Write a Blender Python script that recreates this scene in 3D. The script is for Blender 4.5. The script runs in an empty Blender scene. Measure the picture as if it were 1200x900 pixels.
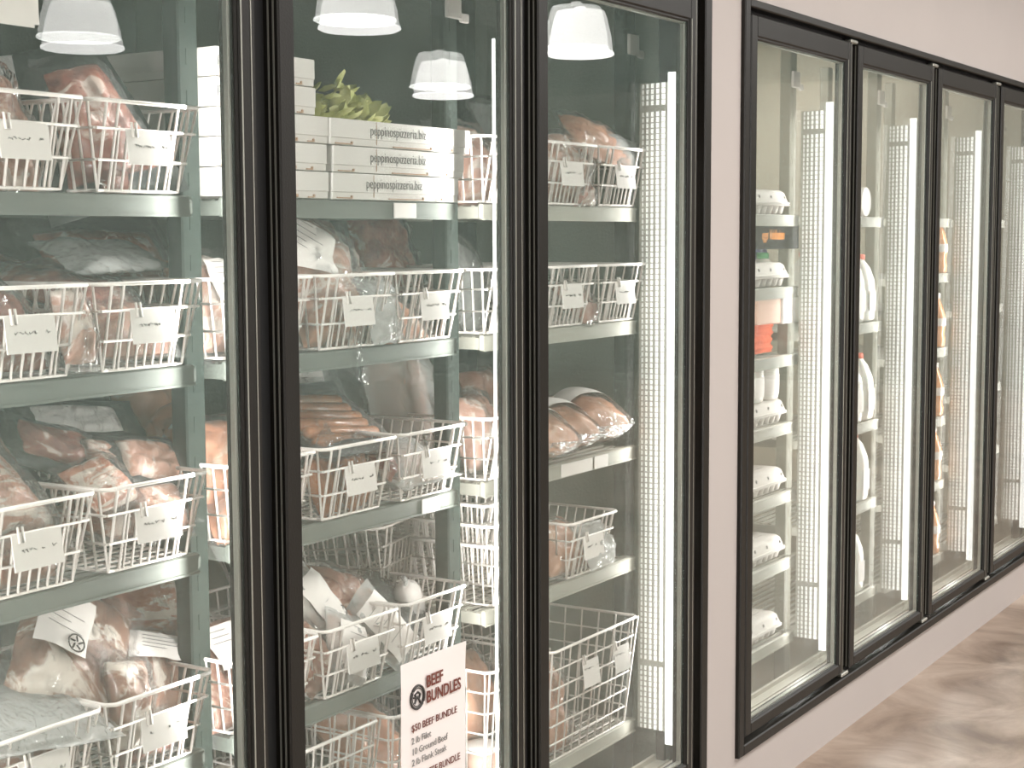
import bpy, math, random
from mathutils import Vector, Matrix, noise
random.seed(7)
PI = math.pi
scene = bpy.context.scene
col = scene.collection

# ---------------------------------------------------------------- camera
YAW, PITCH, ROLL, CAMD, CAMH, FPX = 0.55589923, 0.09303721, -0.0043942, 1.57591563, 1.45873778, 1863.65
fw = Vector((math.cos(YAW)*math.cos(PITCH), math.sin(YAW)*math.cos(PITCH), -math.sin(PITCH)))
rt = Vector((math.sin(YAW), -math.cos(YAW), 0)); up = rt.cross(fw)
r2 = rt*math.cos(ROLL)+up*math.sin(ROLL); u2 = up*math.cos(ROLL)-rt*math.sin(ROLL)
cam_data = bpy.data.cameras.new('camera'); cam = bpy.data.objects.new('camera', cam_data); col.objects.link(cam)
M3 = Matrix((r2, u2, -fw)).transposed()
cam.matrix_world = Matrix.Translation((0, -CAMD, CAMH)) @ M3.to_4x4()
cam_data.sensor_width = 36; cam_data.lens = FPX/1200*36; cam_data.clip_start = .02; cam_data.clip_end = 200
scene.camera = cam

# ---------------------------------------------------------------- world, exposure, lights
SKY_STRENGTH = 5.0
ROOM_LIGHT = 130
DOOR_LIGHT_FREEZER = 3.0
DOOR_LIGHT_COOLER = 2.2
scene.view_settings.view_transform = 'Standard'; scene.view_settings.look = 'None'
scene.view_settings.exposure = 0.40; scene.view_settings.gamma = 1.0; scene.view_settings.use_curve_mapping = False
w = bpy.data.worlds.new('overcast_sky'); scene.world = w; w.use_nodes = True
w.node_tree.nodes['Background'].inputs[0].default_value = (1.0, .975, .95, 1)
w.node_tree.nodes['Background'].inputs[1].default_value = SKY_STRENGTH
cy = scene.cycles
cy.use_denoising = True; cy.max_bounces = 8; cy.diffuse_bounces = 3; cy.glossy_bounces = 3; cy.transmission_bounces = 4
cy.transparent_max_bounces = 24; cy.sample_clamp_indirect = 4; cy.caustics_reflective = False; cy.caustics_refractive = False

def area(name, loc, size, power, rot, color=(1, 1, 1)):
    L = bpy.data.lights.new(name, 'AREA'); L.shape = 'RECTANGLE'; L.size, L.size_y = size; L.energy = power; L.color = color
    o = bpy.data.objects.new(name, L); o.location = loc; o.rotation_euler = rot; col.objects.link(o)
    return o
for i, (x, y) in enumerate(((1.0, -2.6), (5.0, -2.6), (9.0, -2.6), (12.8, -3.2))):
    area('ceiling_troffer_light', (x, y, 4.05), (3.0, 1.6), ROOM_LIGHT, (0, 0, 0), (1, .965, .93))  # unseen overhead fill panels, added to brighten the store

area('cooler_ceiling_light', (5.2, 1.1, 2.38), (2.6, .3), 22, (0, 0, 0), (1, .97, .92))  # unseen fill added inside the cooler to lift its walls

# ---------------------------------------------------------------- materials
def nmat(name):
    m = bpy.data.materials.new(name); m.use_nodes = True
    return m, m.node_tree.nodes, m.node_tree.links
def mat(name, c, rough=.5, metal=0, var=.0, scale=20, coat=0, bump=0, bscale=60, emit=None, es=0, c2=None, spec=.5, sub=0):
    m, N, L = nmat(name); b = N['Principled BSDF']
    b.inputs['Base Color'].default_value = (*c, 1); b.inputs['Roughness'].default_value = rough; b.inputs['Metallic'].default_value = metal
    b.inputs['Coat Weight'].default_value = coat; b.inputs['Coat Roughness'].default_value = .12
    b.inputs['Specular IOR Level'].default_value = spec
    if sub: b.inputs['Subsurface Weight'].default_value = sub; b.inputs['Subsurface Radius'].default_value = (.02, .01, .008)
    tc = N.new('ShaderNodeTexCoord')
    if var or c2:
        n = N.new('ShaderNodeTexNoise'); n.inputs['Scale'].default_value = scale; n.inputs['Detail'].default_value = 6
        L.new(tc.outputs['Object'], n.inputs['Vector'])
        r = N.new('ShaderNodeValToRGB'); L.new(n.outputs['Fac'], r.inputs[0])
        d = c2 or tuple(max(0, v*(1-var)) for v in c)
        r.color_ramp.elements[0].position = .35; r.color_ramp.elements[0].color = (*d, 1)
        r.color_ramp.elements[1].position = .65; r.color_ramp.elements[1].color = (*c, 1)
        L.new(r.outputs[0], b.inputs['Base Color'])
    if bump:
        n2 = N.new('ShaderNodeTexNoise'); n2.inputs['Scale'].default_value = bscale; n2.inputs['Detail'].default_value = 5
        L.new(tc.outputs['Object'], n2.inputs['Vector'])
        bp = N.new('ShaderNodeBump'); bp.inputs['Strength'].default_value = bump; bp.inputs['Distance'].default_value = .01
        L.new(n2.outputs['Fac'], bp.inputs['Height']); L.new(bp.outputs[0], b.inputs['Normal'])
    if emit:
        b.inputs['Emission Color'].default_value = (*emit, 1); b.inputs['Emission Strength'].default_value = es
    return m
def meat_mat(name, dark, mid, fat, scale=14, fatpos=.62, stretch=(1, 1, 1), rough=.3):
    m, N, L = nmat(name); b = N['Principled BSDF']; b.inputs['Roughness'].default_value = rough
    b.inputs['Coat Weight'].default_value = .5; b.inputs['Coat Roughness'].default_value = .15
    tc = N.new('ShaderNodeTexCoord'); mp = N.new('ShaderNodeMapping'); mp.inputs['Scale'].default_value = stretch
    oi = N.new('ShaderNodeObjectInfo'); L.new(tc.outputs['Object'], mp.inputs['Vector'])
    va = N.new('ShaderNodeVectorMath'); va.operation = 'ADD'; L.new(mp.outputs[0], va.inputs[0]); 
    sc = N.new('ShaderNodeMath'); sc.operation = 'MULTIPLY'; sc.inputs[1].default_value = 9; L.new(oi.outputs['Random'], sc.inputs[0]); L.new(sc.outputs[0], va.inputs[1])
    n = N.new('ShaderNodeTexNoise'); n.inputs['Scale'].default_value = scale; n.inputs['Detail'].default_value = 8; n.inputs['Distortion'].default_value = 1.4
    n.inputs['Roughness'].default_value = .6
    L.new(va.outputs[0], n.inputs['Vector'])
    r = N.new('ShaderNodeValToRGB'); L.new(n.outputs['Fac'], r.inputs[0]); e = r.color_ramp.elements
    e[0].position = .3; e[0].color = (*dark, 1); e[1].position = fatpos; e[1].color = (*fat, 1)
    k = e.new(fatpos-.06); k.color = (*mid, 1)
    L.new(r.outputs[0], b.inputs['Base Color'])
    bp = N.new('ShaderNodeBump'); bp.inputs['Strength'].default_value = .5; bp.inputs['Distance'].default_value = .01
    L.new(n.outputs['Fac'], bp.inputs['Height']); L.new(bp.outputs[0], b.inputs['Normal'])
    return m
def film(name, body=.16, tint=(.92, .93, .92), rough=.12, bscale=28, bump=.9):
    m, N, L = nmat(name); N.remove(N['Principled BSDF']); out = N['Material Output']
    tr = N.new('ShaderNodeBsdfTransparent'); gl = N.new('ShaderNodeBsdfGlossy'); gl.inputs['Roughness'].default_value = rough
    df = N.new('ShaderNodeBsdfDiffuse'); df.inputs[0].default_value = (*tint, 1)
    tc = N.new('ShaderNodeTexCoord'); n = N.new('ShaderNodeTexNoise'); n.inputs['Scale'].default_value = bscale; n.inputs['Detail'].default_value = 4
    n.inputs['Distortion'].default_value = 2.0
    L.new(tc.outputs['Object'], n.inputs['Vector'])
    bp = N.new('ShaderNodeBump'); bp.inputs['Strength'].default_value = bump; bp.inputs['Distance'].default_value = .02
    L.new(n.outputs['Fac'], bp.inputs['Height']); L.new(bp.outputs[0], gl.inputs['Normal'])
    lw = N.new('ShaderNodeLayerWeight'); lw.inputs['Blend'].default_value = .16; L.new(bp.outputs[0], lw.inputs['Normal'])
    m1 = N.new('ShaderNodeMixShader'); m1.inputs[0].default_value = body; L.new(tr.outputs[0], m1.inputs[1]); L.new(df.outputs[0], m1.inputs[2])
    m2 = N.new('ShaderNodeMixShader'); L.new(lw.outputs['Fresnel'], m2.inputs[0]); L.new(m1.outputs[0], m2.inputs[1]); L.new(gl.outputs[0], m2.inputs[2])
    L.new(m2.outputs[0], out.inputs[0])
    return m
def pane_mat(name, haze=.05, ior=1.5, gain=1.25):
    m, N, L = nmat(name); N.remove(N['Principled BSDF']); out = N['Material Output']
    tr = N.new('ShaderNodeBsdfTransparent'); tr.inputs[0].default_value = (.985, .992, .986, 1)
    gl = N.new('ShaderNodeBsdfGlossy'); gl.inputs['Roughness'].default_value = 0.0
    fr = N.new('ShaderNodeFresnel'); fr.inputs['IOR'].default_value = ior
    df = N.new('ShaderNodeBsdfDiffuse'); df.inputs[0].default_value = (.66, .84, .76, 1)  # teal diffuse veil: hazy glare on the glass put into the colour
    tc = N.new('ShaderNodeTexCoord'); n = N.new('ShaderNodeTexNoise'); n.inputs['Scale'].default_value = 2.2; n.inputs['Detail'].default_value = 7; n.inputs['Roughness'].default_value = .6
    L.new(tc.outputs['Object'], n.inputs['Vector'])
    mr = N.new('ShaderNodeMapRange'); mr.inputs[1].default_value = .3; mr.inputs[2].default_value = .75; mr.inputs[3].default_value = haze*.45; mr.inputs[4].default_value = haze*1.7
    L.new(n.outputs['Fac'], mr.inputs[0])
    m1 = N.new('ShaderNodeMixShader'); L.new(mr.outputs[0], m1.inputs[0]); L.new(tr.outputs[0], m1.inputs[1]); L.new(df.outputs[0], m1.inputs[2])
    ge = N.new('ShaderNodeNewGeometry'); iv = N.new('ShaderNodeMath'); iv.operation = 'SUBTRACT'; iv.inputs[0].default_value = 1; L.new(ge.outputs['Backfacing'], iv.inputs[1])
    both = N.new('ShaderNodeMath'); both.operation = 'MULTIPLY'; both.inputs[1].default_value = gain; L.new(fr.outputs[0], both.inputs[0])   # both faces of the sheet reflect
    ff = N.new('ShaderNodeMath'); ff.operation = 'MULTIPLY'; ff.use_clamp = True; L.new(both.outputs[0], ff.inputs[0]); L.new(iv.outputs[0], ff.inputs[1])
    m2 = N.new('ShaderNodeMixShader'); L.new(ff.outputs[0], m2.inputs[0]); L.new(m1.outputs[0], m2.inputs[1]); L.new(gl.outputs[0], m2.inputs[2])
    L.new(m2.outputs[0], out.inputs[0])
    return m

WALL = mat('white_painted_wall', (.49, .445, .42), .7, var=.03, scale=3)
BLACK = mat('black_aluminium', (.011, .0100, .0075), .42, bump=.08, bscale=300, spec=.4)
SEAL = mat('black_gasket', (.006, .006, .006), .6)
DARKFR = mat('dark_green_anodised', (.035, .045, .038), .35, spec=.7)
SPACER = mat('aluminium_spacer', (.42, .42, .37), .4, metal=.6)
GREYFR = mat('grey_inner_mullion', (.11, .107, .09), .5)
SILL = mat('pale_inner_sill', (.62, .58, .50), .35)
GLASS = pane_mat('door_glass', .034)
GLASS2 = pane_mat('inner_door_glass', .018, gain=1.6)
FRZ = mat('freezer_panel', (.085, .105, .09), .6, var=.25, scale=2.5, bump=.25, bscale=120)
FRZ2 = mat('partition_panel', (.34, .36, .31), .6, var=.2, scale=2.5, bump=.25, bscale=120)  # lighter copy of the freezer panel, lamplight put into the colour
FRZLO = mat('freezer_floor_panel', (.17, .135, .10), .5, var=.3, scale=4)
CLR = mat('cooler_panel', (.70, .645, .54), .6, var=.15, scale=3, bump=.2, bscale=120)
CLRLO = mat('cooler_floor_panel', (.20, .155, .11), .45, var=.35, scale=5)
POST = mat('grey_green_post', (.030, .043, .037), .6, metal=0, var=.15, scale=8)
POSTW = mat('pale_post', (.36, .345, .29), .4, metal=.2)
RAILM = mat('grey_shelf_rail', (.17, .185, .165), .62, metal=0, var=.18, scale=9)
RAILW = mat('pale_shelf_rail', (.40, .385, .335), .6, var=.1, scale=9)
WIRE = mat('white_coated_wire', (.90, .83, .79), .35, spec=.5)
CARD = mat('white_card', (.88, .82, .79), .6)
INK = mat('grey_ink', (.25, .24, .23), .7)
DINK = mat('brown_ink', (.17, .045, .03), .7)
BINK = mat('dark_print', (.07, .065, .06), .7)
PBOX = mat('pizza_box_board', (.74, .70, .67), .7, var=.06, scale=12)
KRAFT = mat('kraft_edge', (.42, .27, .18), .8)
LED = mat('led_strip_glow', (.9, .9, .9), .5, emit=(1, .985, .97), es=1.5)
LEDH = mat('lamp_housing', (.42, .41, .36), .5)
STRIP_REFL = [mat('ribbed_lens_%d' % q, (.85, .85, .82), .4, emit=(1, .985, .97), es=e_) for q, e_ in enumerate((1.0, .80, .60, .40, .24))]  # glow of the strip's reflections between panes, dimmer per column
FILM = film('clear_film', .05)
FILM2 = film('milky_film', .34, (.88, .88, .86))
DFILM = mat('black_backing_film', (.012, .015, .014), .4, bump=.6, bscale=30, coat=.15)
MEAT_R = meat_mat('raw_beef', (.20, .05, .035), (.42, .15, .10), (.78, .60, .52))
MEAT_P = meat_mat('pale_pork', (.42, .18, .12), (.64, .36, .27), (.84, .70, .62), 12, .58)
MEAT_B = meat_mat('marbled_bundle', (.20, .085, .055), (.36, .18, .115), (.84, .73, .64), 9, .56)
MEAT_S = meat_mat('striped_bacon', (.42, .12, .07), (.62, .28, .18), (.86, .72, .62), 8, .55, (1, 4, 4))
MEAT_G = meat_mat('ground_beef', (.32, .12, .075), (.52, .25, .17), (.76, .55, .44), 45, .62)
MEAT_H = meat_mat('cured_ham', (.56, .21, .11), (.72, .36, .22), (.84, .60, .46), 6, .66)
SAUS = meat_mat('sausage_skin', (.50, .16, .055), (.70, .28, .11), (.82, .45, .24), 5, .7, (1, 1, 1), .25)
GREEN = mat('pale_green_leaf', (.78, .76, .36), .6, c2=(.50, .52, .16), scale=30)
PULP = mat('egg_carton_pulp', (.72, .67, .63), .85, bump=.3, bscale=200)
HDPE = mat('milk_plastic', (.80, .77, .72), .35, sub=.2)
REDCAP = mat('coral_cap', (.72, .16, .10), .4)
ORANGE = mat('orange_juice', (.85, .36, .14), .2, coat=.6)
OCLOTH = mat('orange_net_cloth', (.85, .17, .07), .8, bump=.7, bscale=60, c2=(.62, .10, .04), scale=25)
PEACH = mat('peach_paper', (.80, .52, .42), .7)
CHALK = mat('dark_chalk_card', (.014, .014, .014), .95, c2=(.028, .024, .028), scale=14, spec=.1)
OINK = mat('orange_chalk', (.95, .35, .06), .7)
GREENCAP = mat('green_cap', (.10, .45, .18), .4)
BLUEP = mat('blue_packet', (.13, .15, .33), .5)
SHADE = mat('pendant_shade', (.85, .85, .85), .5, emit=(1, .97, .94), es=3.4)
SHADE2 = mat('pendant_rim', (.9, .9, .9), .5, emit=(1, .98, .96), es=9.0)
CEILM = mat('dark_ceiling', (.05, .055, .052), .8)
BEAM = mat('grey_beam', (.20, .20, .19), .7)
FARW = mat('beige_store_wall', (.34, .31, .26), .8)
OPP = mat('store_wall', (.35, .34, .32), .8, var=.1, scale=2)
def floor_mat():
    m, N, L = nmat('polished_concrete'); b = N['Principled BSDF']
    tc = N.new('ShaderNodeTexCoord')
    n = N.new('ShaderNodeTexNoise'); n.inputs['Scale'].default_value = 3.1; n.inputs['Detail'].default_value = 12; n.inputs['Roughness'].default_value = .62; n.inputs['Distortion'].default_value = .7
    L.new(tc.outputs['Object'], n.inputs['Vector'])
    r = N.new('ShaderNodeValToRGB'); e = r.color_ramp.elements; L.new(n.outputs['Fac'], r.inputs[0])
    e[0].position = .34; e[0].color = (.15, .095, .058, 1); e[1].position = .66; e[1].color = (.50, .40, .32, 1)
    k = e.new(.5); k.color = (.33, .24, .175, 1)
    L.new(r.outputs[0], b.inputs['Base Color'])
    n2 = N.new('ShaderNodeTexNoise'); n2.inputs['Scale'].default_value = 6; n2.inputs['Detail'].default_value = 8; L.new(tc.outputs['Object'], n2.inputs['Vector'])
    mr = N.new('ShaderNodeMapRange'); mr.inputs[3].default_value = .24; mr.inputs[4].default_value = .5; L.new(n2.outputs['Fac'], mr.inputs[0]); L.new(mr.outputs[0], b.inputs['Roughness'])
    bp = N.new('ShaderNodeBump'); bp.inputs['Strength'].default_value = .12; bp.inputs['Distance'].default_value = .02
    L.new(n2.outputs['Fac'], bp.inputs['Height']); L.new(bp.outputs[0], b.inputs['Normal'])
    b.inputs['Coat Weight'].default_value = .5; b.inputs['Coat Roughness'].default_value = .3
    return m
FLOOR = floor_mat()

# ---------------------------------------------------------------- mesh helpers
class MB:
    def __init__(s): s.v = []; s.f = []; s.sm = []
    def box(s, x0, x1, y0, y1, z0, z1):
        b = len(s.v)
        s.v += [(x, y, z) for z in (z0, z1) for y in (y0, y1) for x in (x0, x1)]
        for f in ((0, 2, 3, 1), (4, 5, 7, 6), (0, 1, 5, 4), (2, 6, 7, 3), (0, 4, 6, 2), (1, 3, 7, 5)):
            s.f.append(tuple(b+i for i in f)); s.sm.append(False)
        return s
    def bev(s, x0, x1, y0, y1, z0, z1, r=.004):
        # box chamfered on every vertical and horizontal edge (26-face)
        b = len(s.v); xs, ys, zs = (x0, x1), (y0, y1), (z0, z1)
        idx = {}
        for i in (0, 1):
            for j in (0, 1):
                for k in (0, 1):
                    sx, sy, sz = (1, -1)[i], (1, -1)[j], (1, -1)[k]
                    for a in range(3):
                        p = [xs[i]+(sx*r if a != 0 else 0), ys[j]+(sy*r if a != 1 else 0), zs[k]+(sz*r if a != 2 else 0)]
                        idx[(i, j, k, a)] = len(s.v); s.v.append(tuple(p))
        def q(*t): s.f.append(tuple(idx[e] for e in t)); s.sm.append(False)
        for i in (0, 1): q(*[(i, j, k, 0) for j, k in ((0, 0), (1, 0), (1, 1), (0, 1))])
        for j in (0, 1): q(*[(i, j, k, 1) for i, k in ((0, 0), (1, 0), (1, 1), (0, 1))])
        for k in (0, 1): q(*[(i, j, k, 2) for i, j in ((0, 0), (1, 0), (1, 1), (0, 1))])
        for i in (0, 1):
            for j in (0, 1): q((i, j, 0, 0), (i, j, 1, 0), (i, j, 1, 1), (i, j, 0, 1))
            for k in (0, 1): q((i, 0, k, 0), (i, 1, k, 0), (i, 1, k, 2), (i, 0, k, 2))
        for j in (0, 1):
            for k in (0, 1): q((0, j, k, 1), (1, j, k, 1), (1, j, k, 2), (0, j, k, 2))
        for i in (0, 1):
            for j in (0, 1):
                for k in (0, 1): q((i, j, k, 0), (i, j, k, 1), (i, j, k, 2))
        return s
    def tube(s, pts, r, n=5, closed=False):
        pts = [Vector(p) for p in pts]; b = len(s.v); m = len(pts)
        for i, p in enumerate(pts):
            if closed: d = (pts[(i+1) % m]-pts[i-1])
            else: d = pts[min(i+1, m-1)]-pts[max(i-1, 0)]
            d = d.normalized() if d.length > 1e-9 else Vector((0, 0, 1))
            a = Vector((0, 0, 1)) if abs(d.z) < .8 else Vector((1, 0, 0))
            e1 = d.cross(a).normalized(); e2 = d.cross(e1)
            for k in range(n):
                t = 2*PI*k/n; s.v.append(tuple(p+r*(math.cos(t)*e1+math.sin(t)*e2)))
        for i in range(m if closed else m-1):
            j = (i+1) % m
            for k in range(n):
                s.f.append((b+i*n+k, b+i*n+(k+1) % n, b+j*n+(k+1) % n, b+j*n+k)); s.sm.append(True)
        if not closed:
            s.f.append(tuple(b+k for k in range(n))); s.sm.append(False)
            s.f.append(tuple(b+(m-1)*n+k for k in range(n))); s.sm.append(False)
        return s
    def lathe(s, prof, n=20, c=(0, 0, 0), sx=1, sy=1, power=2):
        b = len(s.v)
        for r, z in prof:
            for k in range(n):
                t = 2*PI*k/n; ct, st = math.cos(t), math.sin(t)
                g = (abs(ct)**power+abs(st)**power)**(-1/power)
                s.v.append((c[0]+r*g*ct*sx, c[1]+r*g*st*sy, c[2]+z))
        for i in range(len(prof)-1):
            for k in range(n):
                s.f.append((b+i*n+k, b+i*n+(k+1) % n, b+(i+1)*n+(k+1) % n, b+(i+1)*n+k)); s.sm.append(True)
        s.f.append(tuple(b+k for k in range(n))[::-1]); s.sm.append(False)
        s.f.append(tuple(b+(len(prof)-1)*n+k for k in range(n))); s.sm.append(False)
        return s
    def grid(s, P, nu, nv, smooth=True):
        b = len(s.v); s.v += P
        for i in range(nu-1):
            for j in range(nv-1):
                s.f.append((b+i*nv+j, b+(i+1)*nv+j, b+(i+1)*nv+j+1, b+i*nv+j+1)); s.sm.append(smooth)
        return s
    def mesh(s, name, m):
        me = bpy.data.meshes.new(name); me.from_pydata([tuple(v) for v in s.v], [], s.f)
        me.polygons.foreach_set('use_smooth', s.sm); me.materials.append(m); me.update(); return me
    def build(s, name, m, parent=None, loc=None):
        o = bpy.data.objects.new(name, s.mesh(name, m)); col.objects.link(o)
        if parent: o.parent = parent
        if loc: o.location = loc
        return o
def tag(o, label, cat, group=None, kind=None):
    o['label'] = label
    if cat: o['category'] = cat
    if group: o['group'] = group
    if kind: o['kind'] = kind
    return o
def thing(name, label, cat, loc=(0, 0, 0), rot=(0, 0, 0), group=None):
    o = bpy.data.objects.new(name, None); col.objects.link(o); o.location = loc; o.rotation_euler = rot
    o.empty_display_size = .05
    return tag(o, label, cat, group)
def struct(name, mb, m): 
    o = mb.build(name, m); o['kind'] = 'structure'; return o
def children(o): return [c for c in col.objects if c.parent == o]
def copy_tree(o, parent=None):
    kids = children(o); c = o.copy(); col.objects.link(c)
    if parent: c.parent = parent
    for k in kids: copy_tree(k, c)
    return c
_fontcache = {}
def text_obj(name, txt, size, m, parent, loc, rot, align='LEFT', shear=0, stroke=0, space=1.0, line=1.0, xs=1.0):
    key = (txt, size, m.name, align, shear, stroke, space)
    if key not in _fontcache:
        cu = bpy.data.curves.new('t', 'FONT'); cu.body = txt; cu.size = size; cu.align_x = align; cu.extrude = .0003; cu.shear = shear
        cu.offset = stroke; cu.space_character = space; cu.space_line = line; cu.resolution_u = 3
        t = bpy.data.objects.new('t', cu); col.objects.link(t)
        bpy.context.view_layer.update()
        me = bpy.data.meshes.new_from_object(t.evaluated_get(bpy.context.evaluated_depsgraph_get()))
        bpy.data.objects.remove(t); me.materials.clear(); me.materials.append(m); _fontcache[key] = me
    o = bpy.data.objects.new(name, _fontcache[key]); col.objects.link(o); o.parent = parent; o.location = loc; o.rotation_euler = rot; o.scale = (xs, 1, 1)
    return o
FACE = (PI/2, 0, 0)      # lettering upright, readable from -y

# ---------------------------------------------------------------- room shell (store side y < 0)
XL0, XL1 = 1.078, 3.4235      # freezer door unit
XR0, XR1 = 3.6135, 6.7250      # cooler door unit
ZB, ZT = .141, 2.030
WY = .012
wl = MB()
wl.box(-4, 15, WY, .11, 0, ZB)
wl.box(-4, 15, WY, .11, ZT, 4.2)
wl.box(-4, XL0, WY, .11, ZB, ZT); wl.box(XL1, XR0, WY, .11, ZB, ZT); wl.box(XR1, 15, WY, .11, ZB, ZT)
struct('wall_left', wl, WALL)
struct('floor', MB().box(-4.2, 15.2, -8, WY, -.1, 0), FLOOR)
struct('ceiling', MB().box(-4.2, 15.2, -8, .11, 4.2, 4.3), CEILM)
ow = MB(); ow.box(-4.2, 15.2, -8.15, -8, 0, .55); ow.box(-4.2, 15.2, -8.15, -8, 2.15, 4.2)  # unseen window openings, added and placed to let in frontal daylight
for x in (-4.2, -1, 2.2, 5.4): ow.box(x, x+.2, -8.15, -8, .55, 2.15)
ow.box(7.6, 15.2, -8.15, -8, .55, 2.15)
struct('wall_opposite', ow, OPP)
struct('wall_far', MB().box(15, 15.15, -8, .11, 0, 2.95), FARW)
struct('trim_1', MB().box(14.95, 15.15, -8, .11, 2.95, 4.2), CEILM)
struct('wall_behind', MB().box(-4.2, -4.05, -8, .11, 0, 4.2), OPP)
for i, y in enumerate((-1.4, -2.9, -4.6, -6.4)):
    o = MB().box(-4, 15, y-.09, y+.09, 3.35, 3.6).build('ceiling_beam', BEAM); tag(o, 'long grey ceiling beam reflected in the dark glass', None, 'ceiling beams'); o['kind'] = 'structure'

# cooler interiors
FD = 1.9
def interior(name, x0, x1, mw, mf, cy_):
    struct('wall_%s_back' % name, MB().box(x0, x1, FD, FD+.05, .06, 2.45), mw)
    struct('wall_%s_side_left' % name, MB().box(x0-.05, x0, .11, FD+.05, .06, 2.45), mw)
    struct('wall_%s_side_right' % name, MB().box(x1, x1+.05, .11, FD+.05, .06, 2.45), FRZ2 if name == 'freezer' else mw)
    struct('floor_%s' % name, MB().box(x0, x1, .11, FD, .0, .06), mf)
    struct('ceiling_%s' % name, MB().box(x0, x1, .11, FD, 2.45, 2.5), mw)
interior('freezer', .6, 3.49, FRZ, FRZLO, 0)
interior('cooler', 3.62, 6.9, CLR, CLRLO, 0)
# insulation seam strips on the partition panels
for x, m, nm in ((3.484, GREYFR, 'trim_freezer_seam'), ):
    struct(nm, MB().box(x, 3.489, .52, .535, .06, 2.45), m)

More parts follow.
